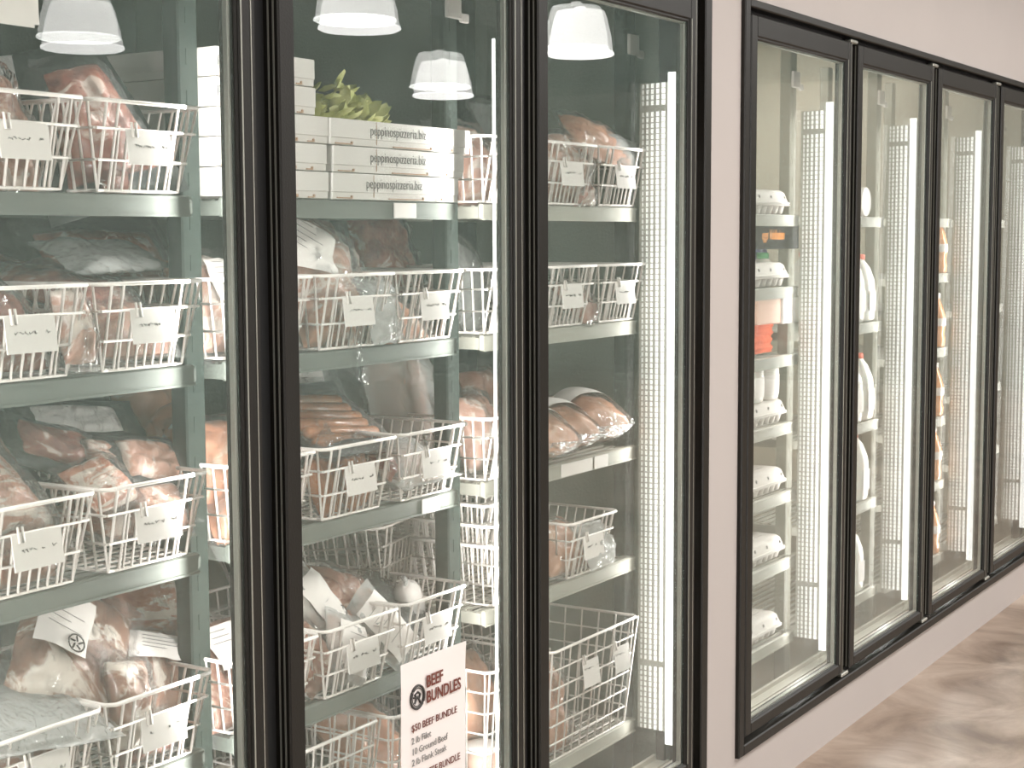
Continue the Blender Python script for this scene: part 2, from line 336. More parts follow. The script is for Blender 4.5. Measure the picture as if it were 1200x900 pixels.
# ---------------------------------------------------------------- glass door units
PITCH_X = .76
def ring(mb, x0, x1, z0, z1, wl_, wr, wb, wt, y0, y1, r=.003):
    mb.bev(x0, x0+wl_, y0, y1, z0, z1, r); mb.bev(x1-wr, x1, y0, y1, z0, z1, r)
    mb.bev(x0+wl_-.001, x1-wr+.001, y0, y1, z0, z0+wb, r); mb.bev(x0+wl_-.001, x1-wr+.001, y0, y1, z1-wt, z1, r)
def door_unit(name, label, x0, x1, first, n, lights, power):
    t = thing(name, label, 'display freezer' if 'freezer' in name else 'display fridge', (x0, 0, ZB))
    ox, oz = x0, ZB
    def P(mb, nm, m, par=t):
        mb.v = [(a-ox, b, c-oz) for a, b, c in mb.v]; return mb.build(nm, m, par)
    f = MB(); ring(f, x0, x1, ZB, ZT, .031, .036, .028, .020, 0, .10); P(f, 'outer_frame', BLACK)
    g = MB(); ring(g, x0+.028, x1-.028, ZB+.026, ZT-.018, .012, .012, .012, .014, .03, .12)
    for k in range(1, n):
        g.box(first+PITCH_X*k-.056, first+PITCH_X*k+.003, .030, .037, ZB+.02, ZT-.01)
    P(g, 'gasket_channel', SEAL)
    s = MB(); s.box(x0+.04, x1-.04, .056, .125, ZB+.02, .188); s.box(x0+.04, x1-.04, .056, .064, ZB+.02, .204); s.box(x0+.04, x1-.04, .082, .088, ZB+.02, .194); s.box(x0+.04, x1-.04, .118, .126, ZB+.02, .20)
    P(s, 'inner_sill', SILL)
    hd = MB(); hd.box(x0+.04, x1-.04, .056, .12, 1.965, ZT-.01); P(hd, 'inner_header', GREYFR)
    for k in range(n+1):
        mx = first+PITCH_X*k-.026
        if k == 0: mx = x0+.03
        if k == n: mx = x1-.03
        P(MB().bev(mx-.019, mx+.019, .036, .054, .17, ZT-.02, .003), 'mullion', GREYFR)
    # doors
    for k in range(n):
        a = first+PITCH_X*k; b = a+.708; z0, z1 = .188, 1.994
        d = MB()
        ring(d, a, b, z0, z1, .038, .036, .030, .052, 0, .034, .003)
        ring(d, a+.034, b-.033, z0+.027, z1-.05, .006, .009, .006, .008, .004, .036, .002)
        do = P(d, 'door', BLACK)
        e = MB()
        for yy in (.009, .019): e.box(a-.0008, a+.001, yy, yy+.003, z0+.004, z1-.004)
        for yy in (.011, .022): e.box(b-.0345, b-.033, yy, yy+.003, z0+.03, z1-.05)
        e.box(b-.0335, b-.031, -.0008, .001, z0+.03, z1-.05); e.box(b-.012, b-.010, -.0008, .001, z0+.003, z1-.003)
        eo = P(e, 'edge_strip', SPACER, do)
        sp = MB(); ring(sp, a+.039, b-.042, z0+.032, z1-.056, .005, .006, .006, .006, .0125, .0225, .001)
        P(sp, 'glass_spacer', SPACER, do)
        g1 = MB().box(a+.037, b-.036, .008, .0085, z0+.029, z1-.051); P(g1, 'glass_pane', GLASS, do)
        tl = -.0075*(1 if k % 2 else .85)
        zc = (z0+z1)/2; h2 = (z1-z0)/2-.04
        g2 = MB(); b0 = len(g2.v)
        for (yy) in (.0255, .026):
            for xx, zz in ((a+.037, zc-h2), (b-.036, zc-h2), (b-.036, zc+h2), (a+.037, zc+h2)):
                g2.v.append((xx, yy+tl*(zz-zc), zz))
        for q in ((0, 1, 2, 3), (7, 6, 5, 4), (0, 4, 5, 1), (1, 5, 6, 2), (2, 6, 7, 3), (3, 7, 4, 0)): g2.f.append(q); g2.sm.append(False)
        P(g2, 'glass_pane', GLASS2, do)
        # hinge screws
        P(MB().bev(a+.05, a+.058, .03, .042, .232, .25, .002), 'hinge_screw', SEAL, do); P(MB().bev(a+.052, a+.057, .03, .042, 1.915, 1.93, .001), 'hinge_screw', SEAL, do)
    for k in range(1, n):
        gx = first+PITCH_X*k-.026
        for zz in (.170, 1.994):
            P(MB().bev(gx-.024, gx+.030, .004, .026, zz, zz+.011, .003), 'hinge_block', SPACER)
    # vertical lamps on the mullions
    z0, z1 = .268, 1.812
    for k in range(n+1):
        xm = first+PITCH_X*k-.026
        if k == n: xm = x1-.055 if name == 'display_freezer' else x1-.045
        if k == 0: xm = x0+.05
        full = lights[k]
        lp = MB().bev(xm-.004, xm+.02, .056, .070, z0-.012, z1+.012, .003)
        lo = P(lp, 'door_lamp', LEDH)
        if full >= 1:
            lens = MB(); 
            if full == 2:
                lens.bev(xm-.008, xm-.003, .062, .084, z0-.03, z1+.022, .001)
            else:
                lens.bev(xm-.008, xm-.003, .078, .084, z0, z1+.022, .001)
            P(lens, 'lamp_tube', LED, lo)
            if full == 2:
                back = MB().bev(xm-.003, xm+.003,   .055, .160, z0, z1, .001); P(back, 'lamp_reflector', LEDH, lo)  # added panel behind the reflection columns, not a lamp part
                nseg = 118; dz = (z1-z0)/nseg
                for ci, (yy, wd) in enumerate(((.0965, .0080), (.1115, .0068), (.1255, .0060), (.1385, .0052), (.150, .0045))):  # inter-pane reflections of the LED strip, modelled as glowing columns
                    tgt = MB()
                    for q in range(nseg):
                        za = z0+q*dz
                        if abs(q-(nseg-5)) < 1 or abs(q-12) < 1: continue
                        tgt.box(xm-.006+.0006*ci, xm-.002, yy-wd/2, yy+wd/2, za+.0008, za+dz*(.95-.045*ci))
                    P(tgt, 'lamp_lens', STRIP_REFL[ci], lo)
        if power:
            xs = [(-1, xm-.03)] if k == n else [(1, xm+.03)] if k == 0 else [(-1, xm-.03), (1, xm+.03)]
            for sgn, xx in xs:
                ar = area('door_lamp_light', (xx, .135 if True else 0, (z0+z1)/2), (.02, z1-z0), power*(.6 if k == n else 2.2 if k == 0 else 1), (0, 0, 0), (1, .985, .96))
                dirv = Vector((sgn*.8, .35, 0)).normalized()
                ar.rotation_euler = dirv.to_track_quat('-Z', 'Y').to_euler()
                ar.data.shape = 'RECTANGLE'
                # size_y must run along world Z
                zax = -dirv; yax = Vector((0, 0, 1)); xax = yax.cross(zax)
                ar.matrix_world = Matrix.Translation(ar.location) @ Matrix((xax, yax, zax)).transposed().to_4x4()
    return t
door_unit('display_freezer', 'black-framed freezer front with three tall glass doors, on the left', XL0, XL1, 1.117, 3, [0, 0, 1, 2], DOOR_LIGHT_FREEZER)
door_unit('display_fridge', 'black-framed fridge front with four tall glass doors, receding on the right', XR0, XR1, 3.65, 4, [0, 2, 2, 2, 2], DOOR_LIGHT_COOLER)

# ---------------------------------------------------------------- shelving
ZA, Z_B, ZC, ZD, ZD3, ZE = 1.523, 1.258, .957, .635, .688, .287
YF = .17
def rack(label, x0, x1, levels, rm, tags=(), group=None):
    t = thing('shelf_rack', label, 'shelving', (x0, YF, .06), group=group)
    def P(mb, nm, m, par=t):
        mb.v = [(a-x0, b-YF, c-.06) for a, b, c in mb.v]; return mb.build(nm, m, par)
    for px in (x1+.016, x0-.062):
        if px < x0 and x0 > 1.5: pass
        for py in (.205, .66):
            p = MB()
            p.bev(px, px+.045, py, py+.035, .06, 2.1, .003)
            if py < .3:
                for q in range(26): p.box(px+.016, px+.022, py-.0012, py+.001, .3+q*.065, .325+q*.065)
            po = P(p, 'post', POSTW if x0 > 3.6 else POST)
            if py < .3:
                P(MB().bev(px-.002, px+.047, py-.010, py-.001, 1.885, 1.932, .002), 'post_clip', CARD, po)
                P(MB().bev(px+.048, px+.074, py-.010, py-.001, 1.880, 1.898, .002), 'clip_tab', CARD, po)
        if x0 > 1.5: break
    for z in levels:
        s = MB(); s.bev(x0, x1, YF, YF+.012, z-.032, z, .003); s.box(x0, x1, YF-.002, YF+.001, z-.033, z-.029)
        s.box(x0, x1, YF-.0015, YF+.001, z-.006, z-.002)
        so = P(s, 'shelf', rm)
        w = MB()
        w.box(x0+.003, x1-.003, .64, .66, z-.03, z-.006); w.box(x0+.003, x0+.015, YF+.012, .64, z-.03, z-.006); w.box(x1-.015, x1-.003, YF+.012, .64, z-.03, z-.006)
        for q in range(16): w.box(x0+.01, x1-.01, .195+q*.028, .203+q*.028, z-.009, z-.003)
        P(w, 'shelf_slats', rm, so)
        b = MB().bev(x1, x1+.018, YF+.012, YF+.045, z-.03, z-.006, .003); P(b, 'bracket', rm, so)
        for (zz, ta, tb) in tags:
            if abs(zz-z) < .001:
                c = MB().bev(ta, tb, YF-.0045, YF-.002, z-.031, z-.003, .0005); c_ = P(c, 'price_tag', CARD, so)
    return t
RB = [1.862, 2.606, 3.372]      # right ends of the freezer bays
FL = [ZA, Z_B, ZC, ZD, ZE]
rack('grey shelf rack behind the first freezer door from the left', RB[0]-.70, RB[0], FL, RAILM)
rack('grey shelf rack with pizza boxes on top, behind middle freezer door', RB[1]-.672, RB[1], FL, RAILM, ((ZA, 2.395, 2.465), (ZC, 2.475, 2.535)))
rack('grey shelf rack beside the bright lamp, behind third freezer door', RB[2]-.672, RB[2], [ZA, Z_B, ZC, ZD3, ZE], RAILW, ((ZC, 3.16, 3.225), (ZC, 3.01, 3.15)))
RR = [4.397, 5.150, 5.905, 6.66]
L0 = [1.515, 1.309, 1.112, .914, .712, .512, .285]
L1 = [1.514, 1.171, .846, .583, .281]
L2 = [1.515, 1.313, 1.039, .781, .542, .263]
for k, (xx, lv, lb) in enumerate(zip(RR, (L0, L1, L2, L1), (
        'pale shelf rack of egg cartons behind first fridge door', 'pale shelf rack of milk jugs behind second fridge door',
        'pale shelf rack of orange juice behind third fridge door', 'pale empty shelf rack behind last fridge door at right edge'))):
    rack(lb, xx-.68, xx, lv, RAILW)

# ---------------------------------------------------------------- wire baskets
def wire_parts(wd, h, dep, tall=False):
    a = wd/2; bi = .03 if not tall else .018
    rim = MB(); c = .012
    def rr(hx, y0, y1, z):
        return [(-hx+c, y0, z), (hx-c, y0, z), (hx, y0+c, z), (hx, y1-c, z), (hx-c, y1, z), (-hx+c, y1, z), (-hx, y1-c, z), (-hx, y0+c, z)]
    rim.tube(rr(a, 0, dep, h), .0034, 6, True)
    b = MB(); r = .00225; z0 = r+.001
    bx, by0, by1 = a-bi, .028, dep-.028
    b.tube(rr(bx, by0, by1, z0), r*1.1, 5, True)
    def lerp(p, q, t): return tuple(p[i]+(q[i]-p[i])*t for i in range(3))
    if not tall:
        zm1, zm2 = .70*h, .36*h
        # front face: paired uprights at both ends, short uprights under the opening
        for sx in (-1, 1):
            for q in (.028, .052):
                b.tube([(sx*(a-q), .001, h), (sx*(bx-(q-.028)*.9), by0, z0)], r*1.1)
        for zz in (zm1, zm2):
            t = 1-zz/h; xx = a-(a-bx)*t; yy = by0*t
            b.tube([(-xx+.004, yy, zz), (xx-.004, yy, zz)], r)
            for sx in (-1, 1): b.tube([(sx*xx, yy, zz), (sx*xx, dep-yy, zz)], r)
            b.tube([(-xx, dep-yy, zz), (xx, dep-yy, zz)], r)
        t1 = 1-.70
        n = 7
        for i in range(n):
            x = -(bx-.03)+2*(bx-.03)*i/(n-1); b.tube([(x*1.05, by0*t1, zm1), (x, by0, z0)], r)
    else:
        nr = 6
        for i in range(1, nr):
            zz = h*i/nr; t = 1-zz/h; xx = a-(a-bx)*t; yy = by0*t
            b.tube(rr(xx, yy, dep-yy, zz), r, 5, True)
        n = 11
        for i in range(n):
            x = -bx+2*bx*i/(n-1); b.tube([(x*a/bx, 0, h), (x, by0, z0)], r)
    ns = int(dep/.026) if not tall else int(dep/.05)
    for i in range(ns+1):
        t = i/ns; y1 = dep*(.03+.94*t); y0 = by0+(by1-by0)*t
        for sx in (-1, 1): b.tube([(sx*a, y1, h), (sx*bx, y0, z0)], r)
    nb = 8 if not tall else 11
    for i in range(nb):
        x = -bx+2*bx*i/(nb-1); b.tube([(x*a/bx, dep, h), (x, by1, z0)], r)
    for i in range(14):
        y = by0+(by1-by0)*i/13; b.tube([(-bx, y, z0), (bx, y, z0)], r*.9)
    for i in range(5):
        x = -bx+2*bx*i/4; b.tube([(x, by0, z0), (x, by1, z0)], r*.9)
    return rim, b
_bk = {}
def scribble(rows, wdt, seed, m=INK):
    R = random.Random(seed); mb = MB()
    for rr_, (z, x0, x1) in enumerate(rows):
        x = x0
        while x < x1:
            l = R.uniform(.004, .009); l = min(l, x1-x)
            if R.random() < .8:
                pts = [(x+l*q/4, -.0006, z+R.uniform(-.0028, .0028)) for q in range(5)]
                mb.tube(pts, .0007, 3)
            x += l+R.uniform(.001, .003)
    return mb
def basket(label, x, z, y=.142, kind='low', tilt=0, card=True, dz=0, group='white wire baskets', rot=None, card_x=0.0, parent=None):
    dims = {'low': (.226, .132, .40), 'tall': (.405, .262, .40), 'slim': (.245, .27, .40)}[kind]
    if kind not in _bk:
        rim, b = wire_parts(*dims, tall=(kind != 'low')); _bk[kind] = (rim.mesh('rim', WIRE), b.mesh('wire_body', WIRE))
    t = thing('wire_basket', label, 'basket', (x, y, z), rot or (tilt, 0, 0), group)
    for nm, me in zip(('rim', 'wire_body'), _bk[kind]):
        o = bpy.data.objects.new(nm, me); col.objects.link(o); o.parent = t
    if card:
        w, h, dep = dims; seed = random.randint(0, 9999)
        cards = [card_x] if kind != 'tall' else [-.03, .115]
        for cx in cards:
            zt = .66*h if kind == 'low' else .80*h
            yy = .028*(1-zt/h)
            c = MB().bev(cx-.046, cx+.046, -.0008, .0008, -.046, .006, .0004) if kind == 'low' else MB().bev(cx-.036, cx+.036, -.0008, .0008, -.06, 0, .0004)
            co = c.build('label_card', CARD, t, (0, yy-.004, zt)); co.rotation_euler = (-.12, 0, random.uniform(-.04, .04))
            sc = scribble([(-.018, cx-.03, cx+.012), (-.018, cx+.026, cx+.036)], .08, seed).build('lettering', INK, co, (0, -.0008, 0))
            k = MB().tube([(cx-.034, -.002, .016), (cx-.034, -.003, -.006), (cx-.026, -.003, -.006), (cx-.026, -.002, .016)], .0022, 5)
            k.build('card_clip', WIRE, co)
    return t

# ---------------------------------------------------------------- packs of meat
def pillow(w, d, h, seed, nu=22, nv=22, p=3.2, lump=.12, flange=0, taper=0, wr=.0, lumpscale=None, flat=.35):
    """rounded packet, x = width, y = length, z = thickness; taper narrows the +y end"""
    mb = MB(); off = Vector((seed*3.17, seed*1.3, seed*.7))
    ls = lumpscale or 2.4
    for side in (1, -1):
        P = []
        for i in range(nu):
            u = -1+2*i/(nu-1)
            for j in range(nv):
                v = -1+2*j/(nv-1)
                U, V = u*(1+flange), v*(1+flange)
                k = max(0, 1-abs(U)**p)*max(0, 1-abs(V)**p) if (abs(U) < 1 and abs(V) < 1) else 0
                k = k**.5
                tw = 1-taper*(v*.5+.5)
                n1 = noise.noise(Vector((u*ls, v*ls, side*.8))+off)
                n2 = noise.noise(Vector((u*ls*3, v*ls*3, side*1.7))+off)
                z = side*h/2*(k if side > 0 else k*(1-flat))*(1+lump*3*n1+lump*n2)
                rg = noise.noise(Vector((u*9, v*9, 3.3))+off)
                z += wr*(abs(rg)*(1 if k > 0 else .5))+(.004*side if (flange and k == 0) else 0)*.2
                ex = 1+.05*noise.noise(Vector((v*2, side*0, 7))+off); ey = 1+.05*noise.noise(Vector((u*2, 0, 11))+off)
                P.append((U*w/2*tw*ex, V*d/2*ey, z))
        mb.grid(P, nu, nv)
    return mb
def crumple(mb, amp, sc, seed):
    off = Vector((seed, seed*2.1, 0)); out = []
    for v in mb.v:
        V = Vector(v); n = noise.noise_vector(V*sc+off)
        r = 1-abs(noise.noise(V*sc*2.3+off))*2
        out.append(tuple(V+n*amp+Vector((0, 0, r*amp*.5))))
    mb.v = out; return mb
GP = 'packed meat'
def pack(name, label, cat, loc, size, rot=(0, 0, 0), m=MEAT_R, seed=1, film_m=FILM, sticker=None, taper=0, backing=False, group=None, lump=.12, loose=.0, flange=.12, spin=None):
    w, d, h = size
    t = thing(name, label, cat, loc, rot, group)
    if spin is not None: t.rotation_mode = 'ZXY'; t.rotation_euler = (rot[0], rot[1], math.radians(spin))
    c = pillow(w*.94, d*.92, h*.94, seed, lump=lump, taper=taper); c.build('contents', m, t)
    if backing:
        bk = pillow(w*1.28, d*1.24, h*.7, seed+3, 16, 16, lump=.1, flange=.08, taper=taper, flat=.0)
        bk.v = [(x, y, z-h*.16) for x, y, z in bk.v]; bk.build('black_backing', DFILM, t)
    f = pillow(w*1.03, d*1.02, h*1.12, seed, 30, 30, lump=lump, flange=flange, taper=taper, wr=.004)
    crumple(f, .0035+loose, 16, seed*1.7); f.build('plastic_wrap', film_m, t)
    if sticker:
        sx, sy, sw, sd, kind = sticker
        top = h*.60
        P = []; nu = 7
        for i in range(nu):
            for j in range(nu):
                u = sx+sw*(i/(nu-1)-.5); v = sy+sd*(j/(nu-1)-.5)
                k = (max(0, 1-abs(u/(w/2))**3.2)*max(0, 1-abs(v/(d/2))**3.2))**.5
                n1 = noise.noise(Vector((u/(w/2)*2.4, v/(d/2)*2.4, .8))+Vector((seed*3.17, seed*1.3, seed*.7)))
                P.append((u, v, h*.56*k*(1+lump*3*n1)+.0075))
        s = MB().grid(P, nu, nu); so = s.build('paper_label', CARD, t)
        zz = max(p[2] for p in P)
        ln = MB()
        for q in range(5):
            y = sy+sd*(.36-.13*q); x0 = sx-sw*.40; x1 = x0+sw*random.uniform(.25, .75)
            z_ = P[nu*3+3][2]+.0012
            ln.box(x0, x1, y-.0006, y+.0006, z_-.0004, z_)
        ln.build('lettering', INK, so)
        if kind == 'logo':
            lg = MB(); cx, cy_ = sx+sw*.25, sy-sd*.33; z_ = P[nu*3+3][2]+.0014; rr_ = min(sw, sd)*.17
            lg.tube([(cx+rr_*math.cos(q*PI/8), cy_+rr_*math.sin(q*PI/8), z_) for q in range(16)], rr_*.10, 4, True)
            for q in range(5): 
                an = q*1.257; lg.tube([(cx+rr_*.25*math.cos(an), cy_+rr_*.25*math.sin(an), z_), (cx+rr_*.8*math.cos(an+.5), cy_+rr_*.8*math.sin(an+.5), z_)], rr_*.12, 4)
            lg.build('round_logo', BINK, so)
    return t

bx = {}
def slot(b, s): return RB[b]-.113-.2365*(2-s)
# ---- basket table: (bay, slot, z, content words)
rows = [
 ('A', 0, 1, ZA, 'low', 'holding a clear bag of meat, top shelf at left edge of photo'),
 ('A', 0, 2, ZA, 'low', 'holding a dark peaked meat bag, top shelf behind first door'),
 ('B', 0, 1, Z_B, 'low', 'with closely set wires, second shelf at left edge of photo'),
 ('B', 0, 2, Z_B, 'low', 'below a clear bag with a hole, second shelf behind first door'),
 ('C', 0, 1, ZC, 'low', 'under a big striped bacon bag, third shelf at left edge'),
 ('C', 0, 2, ZC, 'low', 'heaped with dark vacuum packs, third shelf behind first door'),
 ('D', 0, 1, ZD, 'low', 'at bottom left corner of photo, beneath large marbled meat pack'),
 ('D', 0, 2, ZD, 'low', 'with brown meat packs, fourth shelf behind first door'),
 ('B', 1, 0, Z_B, 'low', 'seen in narrow gap right of first rack, second shelf'),
 ('C', 1, 0, ZC, 'low', 'of cured meat seen in gap left of first mullion, third shelf'),
 ('D', 1, 0, ZD, 'low', 'with fine mesh seen in gap left of first mullion, fourth shelf'),
 ('B', 1, 1, Z_B, 'low', 'with big labelled meat bag, second shelf, left behind middle door'),
 ('B', 1, 2, Z_B, 'low', 'with small packs, second shelf, right behind middle door'),
 ('C', 1, 1, ZC, 'low', 'under orange sausages, third shelf behind middle door'),
 ('C', 1, 2, ZC, 'low', 'of pale wrapped meat, third shelf right behind middle door'),
 ('D', 1, 1, ZD, 'low', 'of bags with paper labels, fourth shelf behind middle door'),
 ('D', 1, 2, ZD, 'low', 'of white-wrapped roll, fourth shelf right behind middle door'),
 ('A', 2, 0, ZA, 'low', 'just left of second mullion, top shelf of third rack'),
 ('A', 2, 1, ZA, 'low', 'of wrapped meat just right of second mullion, top shelf'),
 ('A', 2, 2, ZA, 'low', 'under drooping clear bag, top shelf next to bright lamp'),
 ('B', 2, 0, Z_B, 'low', 'just left of second mullion, second shelf of third rack'),
 ('B', 2, 1, Z_B, 'low', 'nearly empty, just right of second mullion, second shelf'),
 ('B', 2, 2, Z_B, 'low', 'with one small pack, second shelf next to bright lamp'),
 ('C', 2, 0, ZC, 'low', 'just left of second mullion, third shelf beside the hams'),
]
for r_, b, s, z, k, words in rows:
    lift = 0
    x = slot(b, s)
    if b == 2 and s == 2: x = slot(b, s)+.01
    basket('white wire basket '+words, x, z+.001, kind=k, y=.142, card_x=.0)
basket('white wire basket with a meat pack, fourth shelf behind third door', 3.125, ZD3+.001, y=.145)
basket('large square-mesh wire basket with two cards, bottom shelf behind third door', 3.135, ZE+.001, kind='tall', y=.145, group='tall wire baskets')
basket('deep wire basket half hidden by beef bundles sign, bottom shelf behind middle door', 2.475, ZE+.001, kind='slim', y=.15, card=False, group='tall wire baskets')
basket('deep wire basket at bottom of photo, left of beef bundles sign', 2.215, ZE-.0+.001, kind='slim', y=.17, card=False, group='tall wire baskets')
basket('deep wire basket left of second mullion on bottom shelf, holding a cup', 2.825, ZE+.001, kind='slim', y=.16, card=False, group='tall wire baskets')
# nested empty baskets on the fourth shelf, left of the second mullion
for q in range(4):
    basket(['empty wire basket, lowest of nested stack left of second mullion', 'empty wire basket, second up in nested stack left of second mullion',
            'empty wire basket, third up in nested stack left of second mullion', 'empty wire basket, topmost of nested stack left of second mullion'][q],
           2.82, ZD3+.001+q*.042, y=.145+.012*q, card=False, group='nested empty baskets')
# two empty baskets leaning at the back of the fourth shelf
basket('empty wire basket raised behind the white roll, fourth shelf, middle door', 2.665, ZD+.105, y=.33, card=False, rot=(math.radians(-6), 0, math.radians(12)), group='raised empty basket')

# ---- meat packs, first bay
up_ = lambda a: math.radians(a)
pack('meat_bag', 'dark peaked vacuum bag of red meat leaning in top shelf basket', 'meat', (1.735, .25, 1.63), (.19, .20, .07), (up_(72), up_(-14), up_(-10)), MEAT_R, 3, taper=.45, backing=True, loose=.002)
pack('meat_bag', 'small red meat bag low in second top-shelf basket, behind card', 'meat', (1.76, .26, 1.575), (.12, .16, .06), (up_(50), up_(10), up_(15)), MEAT_R, 5)
pack('meat_bag', 'clear gathered bag of meat in top shelf basket at left edge', 'meat', (1.545, .25, 1.62), (.15, .18, .08), (up_(66), up_(8), 0), MEAT_G, 8, taper=.5, loose=.005)
pack('meat_bag', 'flat pale packet of meat behind card in leftmost top basket', 'meat', (1.51, .20, 1.565), (.13, .12, .035), (up_(72), 0, 0), MEAT_P, 9)
for i, (x, y, z, m, w_, dd, hh, rx, rz, lb) in enumerate([
  (1.52, .34, 1.375, MEAT_G, .17, .2, .09, 20, 5, 'brown mince bag heaped in second-shelf basket at left edge'),
  (1.50, .22, 1.325, MEAT_R, .16, .14, .07, 55, 0, 'reddish meat bag standing behind wires, second shelf, left edge'),
  (1.62, .18, 1.33, MEAT_P, .06, .12, .05, 75, 0, 'slim clear packet wedged between second-shelf baskets behind first door'),
  (1.75, .34, 1.37, MEAT_R, .17, .2, .07, 15, 10, 'red meat pack under holed clear bag, second shelf, first door'),
  (1.76, .24, 1.315, MEAT_G, .15, .15, .07, 30, -8, 'mince packet lying low in second-shelf basket behind first door'),
 ]): pack('meat_bag', lb, 'meat', (x, y, z), (w_, dd, hh), (up_(rx), 0, up_(rz)), m, 11+i)
pack('clear_bag', 'empty-looking clear bag with punched hole on second shelf, first door', 'bag', (1.83, .33, 1.425), (.17, .13, .03), (up_(18), 0, up_(-8)), FILM2, 21, film_m=FILM2, loose=.005)
# dim packs at the back of the second shelf
for i, (x, y, z, w_, dd, hh, rx, ry, rz, lb) in enumerate([
  (2.05, .55, 1.38, .3, .22, .1, 60, 0, 0, 'dark shadowed bag of meat at back of second shelf, first door'),
  (1.78, .56, 1.36, .25, .2, .1, 55, 10, 0, 'dim brown meat bag at back of second shelf, left part'),
 ]): pack('meat_bag', lb, 'meat', (x, y, z), (w_, dd, hh), (up_(rx), up_(ry), up_(rz)), MEAT_R, 31+i, backing=True)
# third shelf
pack('bacon_bag', 'big bag of striped bacon spilling over basket at left edge', 'meat', (1.475, .30, 1.115), (.27, .30, .13), (up_(34), up_(10), up_(10)), MEAT_S, 41, lump=.07, loose=.002)
pack('meat_bag', 'pale packet behind wires under the striped bacon bag', 'meat', (1.51, .215, 1.02), (.17, .12, .07), (up_(70), 0, 0), MEAT_P, 42)
for i, (loc, size, rot, m, bk, st, sp, lb) in enumerate([
  ((1.775, .30, 1.025), (.19, .22, .09), (10, 0, 5), MEAT_P, False, None, None, 'pale meat pack at bottom of heaped third-shelf basket'),
  ((1.705, .225, 1.082), (.10, .10, .05), (40, -4, 0), MEAT_S, False, None, 6, 'rounded bacon end pack at left rim of heaped basket'),
  ((1.835, .25, 1.100), (.125, .085, .05), (48, 4, 0), MEAT_P, True, None, -8, 'pale tapered fillet in black pack on top of heaped basket'),
  ((1.700, .31, 1.135), (.15, .075, .045), (50, 4, 0), MEAT_R, True, None, -22, 'red and white steak in black pack at left of heap'),
  ((1.80, .37, 1.165), (.19, .06, .02), (50, 2, 0), CARD, True, None, -4, 'black meat pack with crumpled white label atop the heap'),
  ((1.762, .28, 1.120), (.075, .05, .035), (50, 0, 0), MEAT_P, True, None, -15, 'small pink steak in black pack behind the fillet pack'),
  ((1.80, .205, 1.03), (.12, .09, .06), (65, 0, 0), MEAT_P, False, None, None, 'pink meat packet behind the wires of heaped basket'),
  ((1.57, .42, 1.13), (.2, .2, .06), (30, 0, -15), MEAT_R, True, None, None, 'black-wrapped meat pack behind the striped bacon bag'),
 ]): pack('meat_pack', lb, 'meat', loc, size, tuple(up_(a) for a in rot), m, 51+i, backing=bk, sticker=st, group=None, spin=sp, loose=.001)
def chub(label, loc, r, l, rot, m=MEAT_G, wrap=True, lab=True, name='meat_roll'):
    t = thing(name, label, 'meat', loc, rot)
    pr = [(r*.25, -l/2-.012), (r*.75, -l/2), (r, -l/2+.02), (r*1.02, 0), (r, l/2-.02), (r*.75, l/2), (r*.25, l/2+.012)]
    mb = MB().lathe(pr, 22); crumple(mb, .002, 20, l*99); mb.build('contents', m, t)
    if lab:
        s = MB(); P = []
        for i in range(12):
            a = -PI*.75+PI*.6*i/11
            for j in range(3): P.append(((r*1.05)*math.cos(a), (r*1.05)*math.sin(a), -l*.28+l*.55*j/2))
        s.grid(P, 12, 3); so = s.build('paper_label', CARD, t)
        ln = MB()
        for q in range(4):
            a = -PI*.5; ln.box(-r*.35, r*.3, -r*1.07, -r*1.055, -l*.2+q*l*.12, -l*.2+q*l*.12+.0014)
        ln.build('lettering', INK, so)
    g = MB().tube([(0, 0, l/2+.01), (.004, 0, l/2+.024), (.0, .003, l/2+.035)], .005, 6); g.build('gathered_end', FILM2, t)
    return t
chub('brown ground meat roll with white label standing behind the heap', (1.968, .34, 1.125), .034, .10, (up_(20), up_(35), 0), MEAT_H)
# narrow gap: bay two left slot seen past the first post
pack('cured_ham', 'orange cured ham upper of two in gap left of first mullion', 'meat', (2.00, .26, 1.08), (.17, .16, .09), (up_(55), 0, 0), MEAT_H, 71)
pack('cured_ham', 'orange cured ham lower of two in gap left of first mullion', 'meat', (2.015, .23, .995), (.15, .14, .08), (up_(60), 0, 0), MEAT_H, 72)
pack('meat_bag', 'ruddy meat bag on second shelf in gap left of first mullion', 'meat', (2.00, .26, 1.345), (.16, .19, .09), (up_(60), 0, 0), MEAT_P, 73, sticker=(0, .02, .07, .08, 'plain'))
pack('meat_bag', 'bag with round-logo label on fourth shelf in gap beside first mullion', 'meat', (2.01, .26, .71), (.16, .2, .07), (up_(62), 0, 0), MEAT_G, 74, sticker=(0, .04, .09, .08, 'logo'))
pack('meat_bag', 'brown bag behind third-shelf hams in gap left of first mullion', 'meat', (2.06, .46, 1.12), (.17, .2, .09), (up_(70), 0, 0), MEAT_H, 75)
